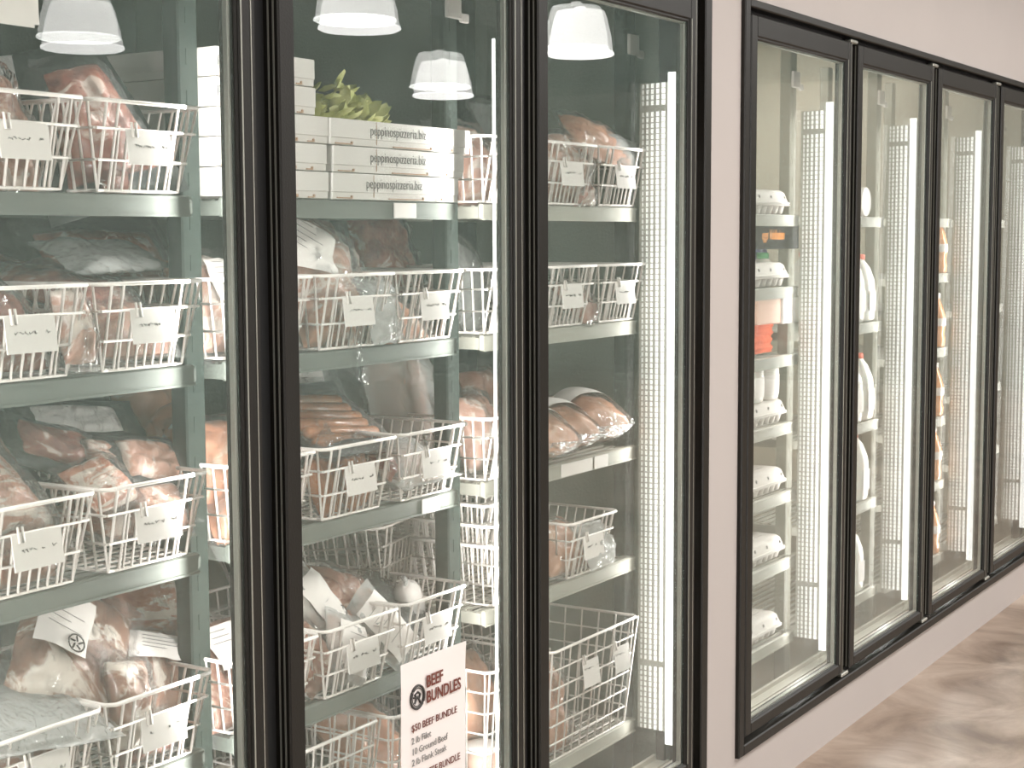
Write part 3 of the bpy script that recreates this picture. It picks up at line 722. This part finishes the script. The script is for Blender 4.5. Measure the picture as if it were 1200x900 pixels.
# fourth shelf
pack('meat_pack', 'large marbled brown meat pack with round-logo label, lower left', 'meat', (1.685, .275, .822), (.205, .25, .075), (up_(58), up_(6), 0), MEAT_B, 81, sticker=(-.045, .01, .085, .10, 'logo'), lump=.05, spin=-36)
pack('meat_pack', 'white-wrapped flat pack under the marbled meat pack, lower left', 'meat', (1.535, .26, .775), (.23, .23, .05), (up_(18), up_(8), 0), FILM2, 82, film_m=FILM2)
pack('meat_pack', 'folded brown meat pack standing in front corner, fourth shelf basket', 'meat', (1.725, .205, .735), (.085, .15, .07), (up_(80), 0, 0), MEAT_B, 83, spin=-10)
pack('meat_pack', 'upright striped meat pack at right of fourth-shelf basket', 'meat', (1.925, .36, .80), (.17, .22, .08), (up_(72), 0, 0), MEAT_S, 84, spin=-6)
pack('meat_pack', 'brown meat pack with slanting paper insert, right in fourth-shelf basket', 'meat', (1.835, .26, .742), (.13, .16, .06), (up_(68), 0, 0), MEAT_B, 85, sticker=(.0, .05, .12, .045, 'plain'), spin=-20)
pack('meat_pack', 'pink meat packet behind wires at left edge, fourth shelf', 'meat', (1.50, .20, .70), (.17, .10, .05), (up_(75), 0, 0), MEAT_P, 86)
pack('meat_pack', 'reddish packet at foot of fourth-shelf basket, right of card', 'meat', (1.76, .205, .675), (.12, .07, .045), (up_(70), 0, 0), MEAT_R, 87)

# ---- second bay
pack('meat_bag', 'large clear meat bag with square paper label, second shelf, middle door', 'meat', (2.255, .25, 1.372), (.25, .26, .11), (up_(66), 0, 0), MEAT_P, 91, sticker=(-.07, .02, .11, .10, 'plain'), taper=.3, loose=.004, spin=-28)
pack('meat_bag', 'pinkish mince low behind wires, second shelf, middle door', 'meat', (2.255, .22, 1.315), (.19, .12, .09), (up_(66), 0, 0), MEAT_H, 92)
pack('meat_bag', 'crumpled clear bag between second-shelf baskets, middle door', 'bag', (2.37, .19, 1.322), (.11, .11, .05), (up_(70), 0, up_(10)), FILM2, 93, film_m=FILM2, loose=.006)
pack('meat_bag', 'small reddish packet in right second-shelf basket, middle door', 'meat', (2.48, .25, 1.295), (.16, .16, .06), (up_(40), 0, 0), MEAT_H, 94)
pack('meat_bag', 'clear limp bag standing at back of right second-shelf basket', 'bag', (2.46, .32, 1.345), (.10, .16, .04), (up_(70), up_(20), 0), FILM2, 95, film_m=FILM, loose=.005)
for i, (x, z) in enumerate(((2.62, 1.40), (2.86, 1.42))):
    pack('meat_bag', ['dim frosted bag at back of second shelf, middle door', 'dim frosted bag at far back right, second shelf, middle door'][i], 'bag', (x, .55, z), (.22, .22, .1), (up_(70), 0, 0), MEAT_R, 96+i, backing=True, loose=.006)
# sausages
def sausage_pack(label, loc, rot, n, l, r, seed, layers=2):
    t = thing('sausage_pack', label, 'sausages', loc, rot)
    me = None
    R = random.Random(seed)
    for q in range(layers):
        for i in range(n-q):
            if me is None:
                pr = [(.001, -l/2)]+[(r*math.sin(a), -l/2+r-r*math.cos(a)) for a in (.35, .7, 1.1, PI/2)]+[(r*1.03, 0)]+[(r*math.sin(a), l/2-r+r*math.cos(a)) for a in (PI/2, 1.1, .7, .35)]+[(.001, l/2)]
                me = MB().lathe(pr, 14).mesh('sausage', SAUS)
            o = bpy.data.objects.new('sausage', me); col.objects.link(o); o.parent = t
            o.rotation_euler = (0, PI/2, R.uniform(-.02, .02)); o.location = (R.uniform(-.004, .004), (i-(n-1)/2+.5*q)*r*1.98, q*r*1.7)
    f = pillow(l*1.1, n*r*2.3, r*2.9+layers*r*1.2, seed, 26, 26, flange=.1, wr=.004, flat=.2); f.v = [(x, y, z+r*.7*(layers-1)) for x, y, z in f.v]
    crumple(f, .003, 20, seed).build('plastic_wrap', FILM, t)
    return t
sausage_pack('stack of orange sausages in clear wrap above third-shelf basket', (2.345, .29, 1.112), (up_(30), up_(5), up_(-2)), 6, .21, .0135, 3, 1)
sausage_pack('pack of upright sausages inside third-shelf basket, middle door', (2.245, .215, 1.02), (up_(72), up_(60), up_(0)), 5, .12, .013, 5, 1)
sausage_pack('pack of sausages standing behind basket card, middle door', (2.32, .21, 1.015), (up_(72), up_(75), 0), 4, .12, .013, 6, 1)
pack('meat_pack', 'black-wrapped flat pack just beneath the stacked orange sausages', 'meat', (2.31, .27, 1.078), (.23, .20, .03), (up_(8), 0, 0), DFILM, 101)
pack('meat_pack', 'black tapered packet behind the orange sausages', 'meat', (2.46, .40, 1.13), (.15, .10, .03), (up_(60), 0, 0), DFILM, 102)
pack('meat_pack', 'pale wrapped meat in right third-shelf basket, middle door', 'meat', (2.485, .28, 1.015), (.18, .24, .085), (up_(12), 0, 0), MEAT_P, 103, film_m=FILM2, loose=.004)
pack('meat_pack', 'small dark-centred meat packet at left of pale wrapped meat', 'meat', (2.42, .23, 1.03), (.09, .12, .05), (up_(40), 0, up_(20)), MEAT_R, 104)
# big milky bags at the back of the third shelf
for i, (x, y, z, w_, lb) in enumerate([(2.52, .54, 1.13, .22, 'milky bag with printed sheet at back left of third shelf'),
        (2.68, .58, 1.12, .30, 'large milky bag filling back of third shelf, middle door'), (2.90, .56, 1.11, .24, 'crinkled milky bag at back right of third shelf'),
        (2.72, .40, 1.10, .17, 'crumpled clear bag of pale meat beyond second post, third shelf')]):
    pack('frosted_bag', lb, 'bag', (x, y, z), (w_, .25, .12), (up_(80), 0, 0), MEAT_P if i == 3 else FILM2, 111+i, film_m=FILM2, loose=.006,
         sticker=(0, .02, .08, .12, 'plain') if i == 0 else None)
# fourth shelf, middle door
for i, (loc, size, rot, m, st, fm, lb) in enumerate([
  ((2.265, .27, .775), (.10, .17, .06), (60, -20, 10), MEAT_P, (0, 0, .07, .12, 'logo'), FILM2, 'meat bag with long round-logo label standing at left, fourth shelf'),
  ((2.355, .28, .750), (.14, .18, .08), (55, 20, -10), MEAT_G, None, FILM, 'crinkly clear meat bag in centre of left fourth-shelf basket'),
  ((2.185, .215, .70), (.10, .12, .06), (70, -30, 0), MEAT_G, None, FILM, 'twisted brown meat packet in lower left of fourth-shelf basket'),
  ((2.265, .20, .70), (.10, .13, .05), (72, 25, 0), MEAT_P, (0, 0, .08, .10, 'plain'), FILM2, 'packet with plain white slip behind wires, fourth shelf, middle'),
  ((2.40, .21, .715), (.08, .15, .04), (66, -32, 0), MEAT_P, (0, 0, .07, .13, 'plain'), FILM2, 'packet with slanting paper strip between fourth-shelf baskets'),
  ((2.565, .32, .71), (.16, .18, .07), (35, 0, 20), DFILM, None, FILM, 'dark green-black wrapped pack under the white roll'),
 ]): pack('meat_bag', lb, 'meat', loc, size, tuple(up_(a) for a in rot), m, 121+i, sticker=st, film_m=fm, loose=.003)
chub('white-wrapped roll lying on dark pack, right fourth-shelf basket', (2.60, .29, .712), .032, .09, (up_(15), up_(-35), 0), CARD, lab=False, name='wrapped_roll')
pack('meat_bag', 'reddish meat pack inside deep basket, bottom shelf, middle door', 'meat', (2.46, .30, .45), (.18, .2, .10), (up_(40), 0, 0), MEAT_H, 131)
pack('meat_bag', 'dull pack low in deep basket at bottom, left of sign', 'meat', (2.21, .34, .42), (.17, .2, .1), (up_(40), 0, 0), MEAT_B, 132)
# ---- third bay
pack('meat_bag', 'wrapped meat in top-shelf basket right of second mullion', 'meat', (3.09, .24, 1.605), (.19, .18, .12), (up_(60), 0, 0), MEAT_P, 141, loose=.003)
pack('meat_bag', 'clear bag of meat drooping over top basket beside bright lamp', 'meat', (3.275, .23, 1.672), (.26, .13, .06), (up_(50), up_(0), 0), MEAT_H, 142, taper=.2, loose=.004, film_m=FILM, spin=-16)
pack('meat_bag', 'pointed milky flap of bag hanging beside top basket near lamp', 'bag', (3.375, .19, 1.652), (.13, .07, .02), (up_(60), 0, 0), FILM2, 149, film_m=FILM2, loose=.003, spin=-8)
pack('meat_bag', 'peaked clear bag at back of third rack top shelf', 'bag', (3.16, .42, 1.70), (.16, .16, .06), (up_(60), 0, 0), FILM2, 143, loose=.006)
pack('meat_bag', 'brown meat packet between top baskets of third rack', 'meat', (3.13, .19, 1.56), (.10, .09, .05), (up_(72), 0, 0), MEAT_R, 144)
pack('meat_bag', 'meat bag in top-shelf basket left of second mullion', 'meat', (2.80, .28, 1.60), (.17, .2, .1), (up_(65), 0, 0), MEAT_P, 145, loose=.004)
pack('meat_bag', 'small brown pack resting in right second-shelf basket, third door', 'meat', (3.17, .22, 1.30), (.12, .12, .06), (up_(45), 0, up_(10)), MEAT_G, 146)
pack('meat_bag', 'clear limp bag in second-shelf basket left of second mullion', 'bag', (2.80, .28, 1.35), (.14, .22, .05), (up_(70), up_(25), 0), FILM2, 147, loose=.005)
pack('meat_bag', 'pale meat bag in third-shelf basket left of second mullion', 'meat', (2.82, .27, 1.04), (.17, .18, .1), (up_(60), 0, 0), MEAT_P, 148)
# hams on the third shelf without basket
def ham(label, loc, rz, s, seed):
    t = thing('wrapped_ham', label, 'ham', loc, (0, 0, rz), 'wrapped hams on the third shelf')
    c = pillow(.15*s, .27*s, .13*s, seed, 26, 26, p=2.3, lump=.05, flat=.1); c.build('contents', MEAT_H, t)
    f = pillow(.16*s, .29*s, .142*s, seed, 30, 30, p=2.4, lump=.05, flat=.1, flange=.10, wr=.004); crumple(f, .002, 18, seed).build('plastic_wrap', FILM, t)
    P = []
    for i in range(12):
        for j in range(9):
            u = -.85+1.7*i/11; v = -.45+.62*j/8
            k = (max(0, 1-abs(u)**2.3)*max(0, 1-abs(v)**2.3))**.5
            P.append((u*.079*s, v*.142*s, .0745*s*k*1.03+.003))
    o = MB().grid(P, 12, 9).build('paper_label', CARD, t)
    g = MB().tube([(0, .13*s, .0), (0, .155*s, .012), (.01, .175*s, .02)], .012, 8); crumple(g, .004, 60, seed).build('gathered_end', FILM2, t)
    return t
ham('wrapped ham nearest the bright lamp, right of three', (3.315, .295, ZC+.060), up_(-32), .98, 151)
ham('wrapped ham in middle of three on third shelf', (3.165, .285, ZC+.055), up_(-32), .9, 152)
ham('wrapped ham cut off by second mullion, left of three', (3.025, .26, ZC+.055), up_(-32), .9, 153)
pack('meat_bag', 'clear bag with orange twist standing behind the three hams', 'meat', (3.10, .42, 1.06), (.14, .2, .08), (up_(65), 0, 0), MEAT_P, 154, loose=.004)
pack('meat_bag', 'pale speckled meat pack in fourth-shelf basket, third door', 'meat', (3.08, .23, .75), (.17, .14, .08), (up_(50), 0, 0), MEAT_H, 155)
pack('meat_bag', 'creased clear bag spilling over front wires, fourth shelf, third door', 'bag', (3.185, .18, .745), (.10, .09, .05), (up_(66), 0, 0), FILM2, 156, film_m=FILM2, loose=.005)
pack('meat_bag', 'tall pinkish meat bag in large square-mesh basket', 'meat', (3.05, .25, .39), (.16, .24, .10), (up_(72), up_(12), 0), MEAT_H, 157, loose=.004, taper=.3)
pack('meat_bag', 'reddish meat behind wires of deep basket left of second mullion', 'meat', (2.82, .30, .46), (.17, .2, .1), (up_(66), 0, 0), MEAT_H, 158)
# small tub with pale lid at the foot of the deep basket
t = thing('food_tub', 'small peach food tub in deep basket left of second mullion', 'tub', (2.755, .215, ZE+.02))
MB().lathe([(.022, 0), (.03, .002), (.036, .07)], 20).build('tub_body', PEACH, t)
MB().lathe([(.038, .069), (.038, .078), (.033, .081), (.01, .0815)], 20).build('lid', CARD, t)

# ---------------------------------------------------------------- pizza boxes
def pizza_box(label, x0, x1, y0, z, d, h=.0465, txt=None, tx=0, group='printed pizza boxes', rz=0, ts=.0245):
    t = thing('pizza_box', label, 'box', (x0, y0, z), (0, 0, rz), group)
    w = x1-x0
    MB().bev(0, w, .0015, d, 0, h-.006, .001).build('tray', PBOX, t)
    lid = MB().bev(-.001, w+.001, -.0005, d+.001, .012, h-.0005, .0015); lo = lid.build('lid', PBOX, t)
    e = MB(); 
    e.box(w*.30, w*.30+.0012, -.0012, .0, .004, h-.002)
    for a, b in ((.03, .14), (.42, .70), (.80, .86)):
        e.box(w*a, w*b, -.0014, .002, .0015, .0035); e.box(w*b-.003, w*b, -.0016, .002, .0015, .007)
    e.build('cut_slot', KRAFT, lo)
    if txt: text_obj('lettering', txt, ts, BINK if txt[0] == 'p' else INK, lo, (tx, -.0014, .0205), FACE, space=1.02, xs=.80, stroke=-.00035)
    return t
PZ = 'peppinospizzeria.biz'
for q in range(3):
    w_off = (0, .020, .042)[q]
    pizza_box('white printed pizza box, %s of right stack behind middle door' % ('lowest', 'middle', 'top')[q], 2.212+[0.0, .004, -.004][q], 2.606+w_off, .165, ZA+.001+q*.0475, .36, txt=PZ, tx=.095+.009*q, ts=.0265)
for q in range(5):
    pizza_box('white pizza box, %s of narrow left stack behind middle door' % ('lowest', 'second', 'third', 'fourth', 'topmost')[q], 1.925-(.0, .003, 0, .002, 0)[q], 2.2+(.004, 0, .005, -.028, -.030)[q], .168, ZA+.001+q*.0475, .26, txt=PZ if q > 2 else None, tx=.0, ts=.0265)
for q in range(4):
    pizza_box('white pizza box, %s of back stack behind first door' % ('lowest', 'second', 'third', 'topmost')[q], 1.80, 2.095+(.0, .0, -.008, .0)[q], .40, ZA+.001+q*.058, .22, h=.057, txt=PZ, tx=.035, ts=.028)
# leafy greens on the boxes
t = thing('leafy_greens', 'bunch of pale green leaves lying behind the pizza boxes', 'plant', (2.44, .36, ZA+.147))
R = random.Random(5)
lf = MB()
for i in range(320):
    a = R.uniform(0, 2*PI); rx_ = R.random()**.5
    p = Vector((math.cos(a)*rx_*.16, math.sin(a)*rx_*.07, R.uniform(0, .085)*(1.15-rx_)+.0))
    d = Vector((R.uniform(-.3, 1), R.uniform(-.8, .4), R.uniform(-.1, .6))).normalized(); s_ = R.uniform(.025, .05)
    sd = d.cross(Vector((R.uniform(-1, 1), R.uniform(-1, 1), 1))).normalized()*s_*.28
    nrm = d.cross(sd).normalized()*s_*.15
    b = len(lf.v); pts = [p, p+d*s_*.35+sd, p+d*s_*.35+nrm, p+d*s_*.35-sd, p+d*s_*.75+sd*.8, p+d*s_*.75+nrm*.8, p+d*s_*.75-sd*.8, p+d*s_]
    lf.v += [tuple(q) for q in pts]
    for f in ((0, 1, 2), (0, 2, 3), (1, 4, 5, 2), (2, 5, 6, 3), (4, 7, 5), (5, 7, 6)): lf.f.append(tuple(b+k for k in f)); lf.sm.append(True)
lf.build('leaves', GREEN, t)
ms = MB()
for i in range(7): ms.tube([(-.1+.01*i, -.02+.012*i, .0), (-.02+.01*i, -.015+.01*i, .02), (.06, 0, .02+.003*i)], .003, 5)
ms.build('stems', GREEN, t)

# ---------------------------------------------------------------- beef bundles sign (taped to the outside of the middle door)
def sheet(w, h, curl, nu=10, nv=20):
    P = []
    for i in range(nu):
        for j in range(nv):
            u = i/(nu-1); v = j/(nv-1)
            P.append((u*w, -.0008-curl*(u**2)*(v**6)-.0006*math.sin(v*9+u*3), v*h))
    mb = MB().grid(P, nu, nv)
    return mb
t = thing('paper_sign', 'white BEEF BUNDLES price sheet taped to the middle freezer door', 'sign', (2.176, .0055, .372))
so = sheet(.200, .350, .004).build('sheet', CARD, t)
text_obj('lettering', 'BEEF', .0300, DINK, so, (.072, -.0045, .350-.056), FACE, stroke=.0006, xs=.86)
text_obj('lettering', 'BUNDLES', .0300, DINK, so, (.072, -.0045, .350-.084), FACE, stroke=.0006, xs=.86)
text_obj('lettering', '$50 BEEF BUNDLE', .0180, DINK, so, (.028, -.003, .350-.126), FACE)
text_obj('lettering', '2 lb Filet\n10 Ground Beef\n2 lb Flank Steak', .0170, INK, so, (.028, -.003, .350-.148), FACE, line=1.15)
text_obj('lettering', '$117 BEEF BUNDLE', .0180, DINK, so, (.028, -.003, .350-.216), FACE)
text_obj('lettering', '1 Filet Mignon\n2 lb NY Strip Steak\n2 lb Flank Steak\n10 Ground Beef', .0170, INK, so, (.028, -.003, .350-.238), FACE, line=1.15)
lg = MB(); cx, cz, rr_ = .047, .350-.067, .0205
lg.tube([(cx+rr_*math.cos(q*PI/12), -.003, cz+rr_*math.sin(q*PI/12)) for q in range(24)], .0022, 5, True)
lg.tube([(cx+rr_*.78*math.cos(q*PI/12), -.003, cz+rr_*.78*math.sin(q*PI/12)) for q in range(24)], .0009, 4, True)
lg.tube([(cx-.009, -.003, cz-.010), (cx-.004, -.003, cz-.002), (cx-.008, -.003, cz+.006), (cx+.001, -.003, cz+.009), (cx+.008, -.003, cz+.004), (cx+.004, -.003, cz-.004), (cx+.008, -.003, cz-.011)], .0022, 5)
lg.tube([(cx-.012, -.003, cz+.001), (cx, -.003, cz+.001), (cx+.004, -.003, cz-.006)], .0018, 5)
lg.build('round_logo', BINK, so)
# hanging paper in the upper left corner of the freezer
t = thing('paper_sign', 'white paper sheets with red print at top left corner', 'sign', (1.302, .035, 1.726))
sheet(.135, .14, .0).build('sheet', CARD, t)
b_ = sheet(.02, .13, .0).build('sheet', CARD, t, (.132, .01, .006))
text_obj('lettering', 'Ground', .035, DINK, t, (-.03, -.003, .035), FACE)

# ---------------------------------------------------------------- fridge: egg cartons, jugs, bottles
def carton_mesh():
    body = MB()
    L_, W_ = .250, .105
    P = []
    # lid: lofted rounded rectangle
    def ringp(hx, hy, z, c=.012):
        o = []
        for cxs, cys, a0 in ((1, 1, 0), (-1, 1, PI/2), (-1, -1, PI), (1, -1, 3*PI/2)):
            for q in range(4):
                a = a0+q*PI/6; o.append((cxs*(hx-c)+c*math.cos(a), cys*(hy-c)+c*math.sin(a), z))
        return o
    lid = MB(); rings = [ringp(L_/2+.004, W_/2+.004, .030), ringp(L_/2+.004, W_/2+.004, .034), ringp(L_/2, W_/2, .036), ringp(L_/2-.008, W_/2-.008, .060), ringp(L_/2-.016, W_/2-.016, .068), ringp(L_/2-.06, W_/2-.04, .068, .006)]
    n = 16
    for r_ in rings: lid.v += r_
    for i in range(len(rings)-1):
        for k in range(n): lid.f.append((i*n+k, i*n+(k+1) % n, (i+1)*n+(k+1) % n, (i+1)*n+k)); lid.sm.append(i > 2)
    lid.f.append(tuple((len(rings)-1)*n+k for k in range(n))); lid.sm.append(False)
    cups = MB(); cups.bev(-L_/2-.002, L_/2+.002, -W_/2-.002, W_/2+.002, .024, .030, .002)
    for i in range(6):
        for j in range(2):
            cups.lathe([(.010, 0), (.0125, .003), (.0185, .024)], 8, (-L_/2+.023+i*(L_-.046)/5, -W_/2+.026+j*(W_-.052), 0), power=3)
    holes = MB()
    for x in (-.075, 0, .105): holes.lathe([(.001, 0), (.006, 0), (.006, .001), (.001, .0012)], 10, (0, 0, 0)); 
    holes = MB()
    for x in (-.085, .0, .098):
        holes.tube([(x, -W_/2+.006, .048), (x, -W_/2+.0030, .0485)], .0052, 8)
    crease = MB().box(-.06, .07, -.004, -.002, .068, .0688)
    return lid.mesh('lid', PULP), cups.mesh('egg_cups', PULP), holes.mesh('lock_hole', BINK), crease.mesh('crease', INK)
CM = carton_mesh()
cproto = None
def carton(label, x, z, y=.255, rz=0, c=None):
    global cproto
    if cproto is None:
        t = thing('egg_carton', label, 'egg carton', (x, y, z), (0, 0, rz), 'egg cartons'); cproto = t
        for nm, me in zip(('lid', 'egg_cups', 'lock_hole', 'crease'), CM):
            o = bpy.data.objects.new(nm, me); col.objects.link(o); o.parent = t
        return t
    t = copy_tree(cproto); t.location = (x, y, z); t.rotation_euler = (0, 0, rz); t['label'] = label
    return t
carton('egg carton alone on top shelf behind first fridge door', 4.228, L0[0]+.001, y=.235)
carton('egg carton in front of orange net, second shelf, first fridge door', 4.230, L0[1]+.001, y=.235)
carton('egg carton on fourth shelf down, under white tubs', 4.224, L0[3]+.001, y=.235)
carton('egg carton on fifth shelf down, first fridge door', 4.228, L0[4]+.001, y=.235)
carton('egg carton on sixth shelf down, first fridge door', 4.224, L0[5]+.001, y=.235)
carton('egg carton on bottom shelf, first fridge door', 4.205, L0[6]+.001, y=.235)
# second carton rows behind
for z, lb in ((L0[3], 'fourth'), (L0[4], 'fifth'), (L0[5], 'sixth')):
    carton('egg carton at back of the %s shelf down, first fridge door' % lb, 4.25, z+.001, y=.40)
carton('egg carton stacked on back carton, fifth shelf down', 4.25, L0[4]+.071, y=.40)
t = thing('orange_net_bag', 'orange net bag spread behind second-shelf egg carton', 'bag', (4.18, .40, L0[1]+.001))
crumple(pillow(.30, .18, .15, 161, lump=.1, flat=.9), .006, 14, 2).build('net', OCLOTH, t, (0, 0, .03))
t = thing('orange_net_bag', 'bright orange folded net hanging under second fridge shelf', 'bag', (4.255, .30, L0[2]+.001))
f = MB(); P = []
for i in range(26):
    for j in range(14):
        a = 2*PI*i/25; P.append((.12*math.copysign(abs(math.cos(a))**.5, math.cos(a)), .08*math.copysign(abs(math.sin(a))**.5, math.sin(a))+.004*math.sin(j*1.9), .002+j*.0065+.003*math.sin(a*3)))
f.grid(P, 26, 14)
crumple(f, .004, 30, 4).build('net', OCLOTH, t)
t = thing('cardboard_carton', 'peach paper box under second fridge shelf, above orange net', 'box', (4.13, .18, L0[2]+.094), (0, 0, 0))
MB().bev(0, .205, 0, .16, 0, .088, .003).build('box_body', PEACH, t)
MB().bev(.165, .262, -.006, .1, -.004, .090, .003).build('side_flap', CARD, t)
t = thing('chalk_sign', 'dark card with orange handwriting below top fridge shelf', 'sign', (4.13, .196, 1.395))
MB().bev(0, .335, 0, .003, .022, .088, .001).build('card', CHALK, t)
text_obj('lettering', 'eggs Veldhuizen', .040, OINK, t, (.055, -.0010, .050), FACE, shear=.3, stroke=0, space=.9, xs=.72)
t = thing('juice_jug', 'white jug with green cap behind orange-backed egg carton', 'jug', (4.37, .27, L0[1]+.001))
MB().lathe([(.03, 0), (.036, .004), (.036, .05), (.018, .075), (.016, .08)], 20, power=3).build('jug_body', HDPE, t)
MB().lathe([(.018, .078), (.018, .094), (.016, .096)], 18).build('cap', GREENCAP, t)
t = thing('snack_packet', 'blue printed packet under the orange handwriting sign', 'packet', (4.40, .30, L0[1]+.001), (up_(0), 0, 0))
crumple(pillow(.10, .13, .05, 171), .002, 20, 3).build('packet_body', BLUEP, t); t.rotation_euler = (up_(80), 0, 0); t.location.z += .06
# white rounded tubs on shelf three
for i, x in enumerate((4.165, 4.275)):
    t = thing('yogurt_tub', ['round-shouldered white tub left on third fridge shelf', 'round-shouldered white tub right on third fridge shelf'][i], 'tub', (x, .235, L0[3]+.072), group='white tubs')
    MB().lathe([(.046, 0), (.050, .004), (.052, .085), (.046, .100), (.030, .107), (.002, .108)], 26, power=2.6).build('tub_body', HDPE, t)
    MB().lathe([(.0505, .012), (.0525, .013), (.0535, .07), (.0515, .071)], 26, power=2.6).build('label_band', CARD, t)
def jug_mesh():
    j = MB().lathe([(.045, 0), (.052, .006), (.053, .02), (.053, .125), (.050, .145), (.036, .185), (.021, .205), (.019, .212)], 28, power=3.4)
    h = MB().tube([(.038, -.0, .178), (.058, 0, .165), (.064, 0, .135), (.058, 0, .105), (.045, 0, .10)], .0085, 8)
    c = MB().lathe([(.021, .210), (.022, .212), (.022, .226), (.020, .229), (.004, .2295)], 20)
    lb = MB().bev(-.032, .032, -.0545, -.0530, .035, .105, .0005)
    return j.mesh('jug_body', HDPE), h.mesh('handle', HDPE), c.mesh('cap', REDCAP), lb.mesh('paper_label', CARD)
JM = jug_mesh(); jproto = None
def jug(label, x, y, z, s=1, cap=True, rz=0):
    global jproto
    if jproto is None:
        t = thing('milk_jug', label, 'jug', (x, y, z), (0, 0, rz), 'milk jugs'); jproto = t
        for nm, me in zip(('jug_body', 'handle', 'cap', 'paper_label'), JM):
            o = bpy.data.objects.new(nm, me); col.objects.link(o); o.parent = t
    else: t = copy_tree(jproto)
    t.location = (x, y, z); t.rotation_euler = (0, 0, rz); t.scale = (s, s, s); t['label'] = label
    return t
for x, y, z, s, lb in [
  (4.985, .235, L1[1], 1.0, 'milk jug nearest the second fridge door mullion, second shelf'), (5.093, .235, L1[1], .96, 'milk jug at right end of second shelf, second fridge door'),
  (4.965, .37, L1[1], 1.0, 'milk jug in back row of second shelf, second fridge door'),
  (4.955, .225, L1[2], .98, 'milk jug left on middle shelf, second fridge door'), (5.065, .225, L1[2], .96, 'milk jug right on middle shelf, second fridge door'),
  (5.025, .225, L1[3], .98, 'milk jug on fourth shelf, second fridge door'), (4.99, .225, L1[4], .98, 'milk jug on bottom shelf, second fridge door'),
  ]: jug(lb, x, y, z+.001, s, rz=.0)
# tub standing on edge on the top shelf
t = thing('round_tub', 'round tub on its side facing out, top shelf, second fridge door', 'tub', (5.02, .195, L1[0]+.048), (up_(90), 0, 0))
MB().lathe([(.040, -.10), (.044, -.09), (.046, -.01), (.046, .0)], 28).build('tub_body', HDPE, t)
MB().lathe([(.047, -.004), (.048, -.002), (.048, .008), (.044, .010), (.042, .008), (.004, .008)], 28).build('lid', CARD, t)
# clear bag of pale goods above it
pack('clear_bag', 'knotted clear bag on top shelf behind second fridge door', 'bag', (5.02, .36, L1[0]+.13), (.14, .18, .1), (up_(80), 0, 0), FILM2, 181, film_m=FILM2, taper=.5, loose=.006)
# juice bottles
def bottle_mesh():
    b = MB().lathe([(.028, 0), (.034, .004), (.035, .03), (.031, .05), (.035, .075), (.035, .11), (.026, .145), (.014, .175), (.0135, .18)], 22, power=2.6)
    c = MB().lathe([(.0155, .178), (.0165, .180), (.0165, .197), (.014, .199), (.002, .1995)], 18)
    l = MB().lathe([(.0352, .078), (.036, .079), (.036, .106), (.0352, .107)], 22, power=2.6)
    return b.mesh('bottle_body', ORANGE), c.mesh('cap', CARD), l.mesh('label_band', CARD)
BM = bottle_mesh(); bproto = None
def bottle(label, x, y, z, s=1):
    global bproto
    if bproto is None:
        t = thing('juice_bottle', label, 'bottle', (x, y, z), group='orange juice bottles'); bproto = t
        for nm, me in zip(('bottle_body', 'cap', 'label_band'), BM):
            o = bpy.data.objects.new(nm, me); col.objects.link(o); o.parent = t
    else: t = copy_tree(bproto)
    t.location = (x, y, z); t.scale = (s, s, s); t['label'] = label
for k, (z, wd) in enumerate(zip(L2[1:], ('highest', 'second highest', 'middle', 'second lowest', 'lowest'))):
    bottle('orange juice bottle on the %s stocked shelf, third fridge door' % wd, 5.862-.006*k, .205, z+.001, 1.0)
    bottle('orange juice bottle at back of the %s stocked shelf, third fridge door' % wd, 5.80-.006*k, .31, z+.001, 1.0)
for k, (z, wd) in enumerate(zip(L1[1:], ('second', 'middle', 'fourth', 'bottom'))):
    bottle('orange juice bottle on %s shelf behind last fridge door' % wd, 6.33, .215, z+.001, .95)

# ---------------------------------------------------------------- pendant lamps in the store (seen mirrored in the glass)
def pendant(label, x, y, z, s=1.0):
    t = thing('pendant_lamp', label, 'lamp', (x, y, z), group='white pendant lamps')
    r = .15*s
    MB().lathe([(r, -.075), (r*.99, -.072), (r*.94, -.02), (r*.80, .06), (r*.72, .082), (r*.2, .09), (.02, .10)], 30).build('shade', SHADE, t)
    MB().lathe([(r*1.02, -.078), (r*1.03, -.086), (r*.95, -.092), (r*.6, -.096), (.01, -.097)], 30).build('diffuser', SHADE2, t)
    MB().tube([(0, 0, .1), (0, 0, 4.2-z)], .004, 6).build('cord', SEAL, t)
    MB().lathe([(.05, 4.17-z), (.05, 4.2-z)], 16).build('canopy', SEAL, t)
pendant('white pendant lamp mirrored at the top of first freezer door', 4.30, -2.97, 2.25)
pendant('white pendant lamp mirrored at the very top of middle freezer door', 4.55, -1.86, 2.27, .95)
pendant('white pendant lamp mirrored above the pizza boxes', 6.67, -2.95, 2.24)
pendant('white pendant lamp mirrored at the top of third freezer door', 5.53, -1.52, 2.25, .86)
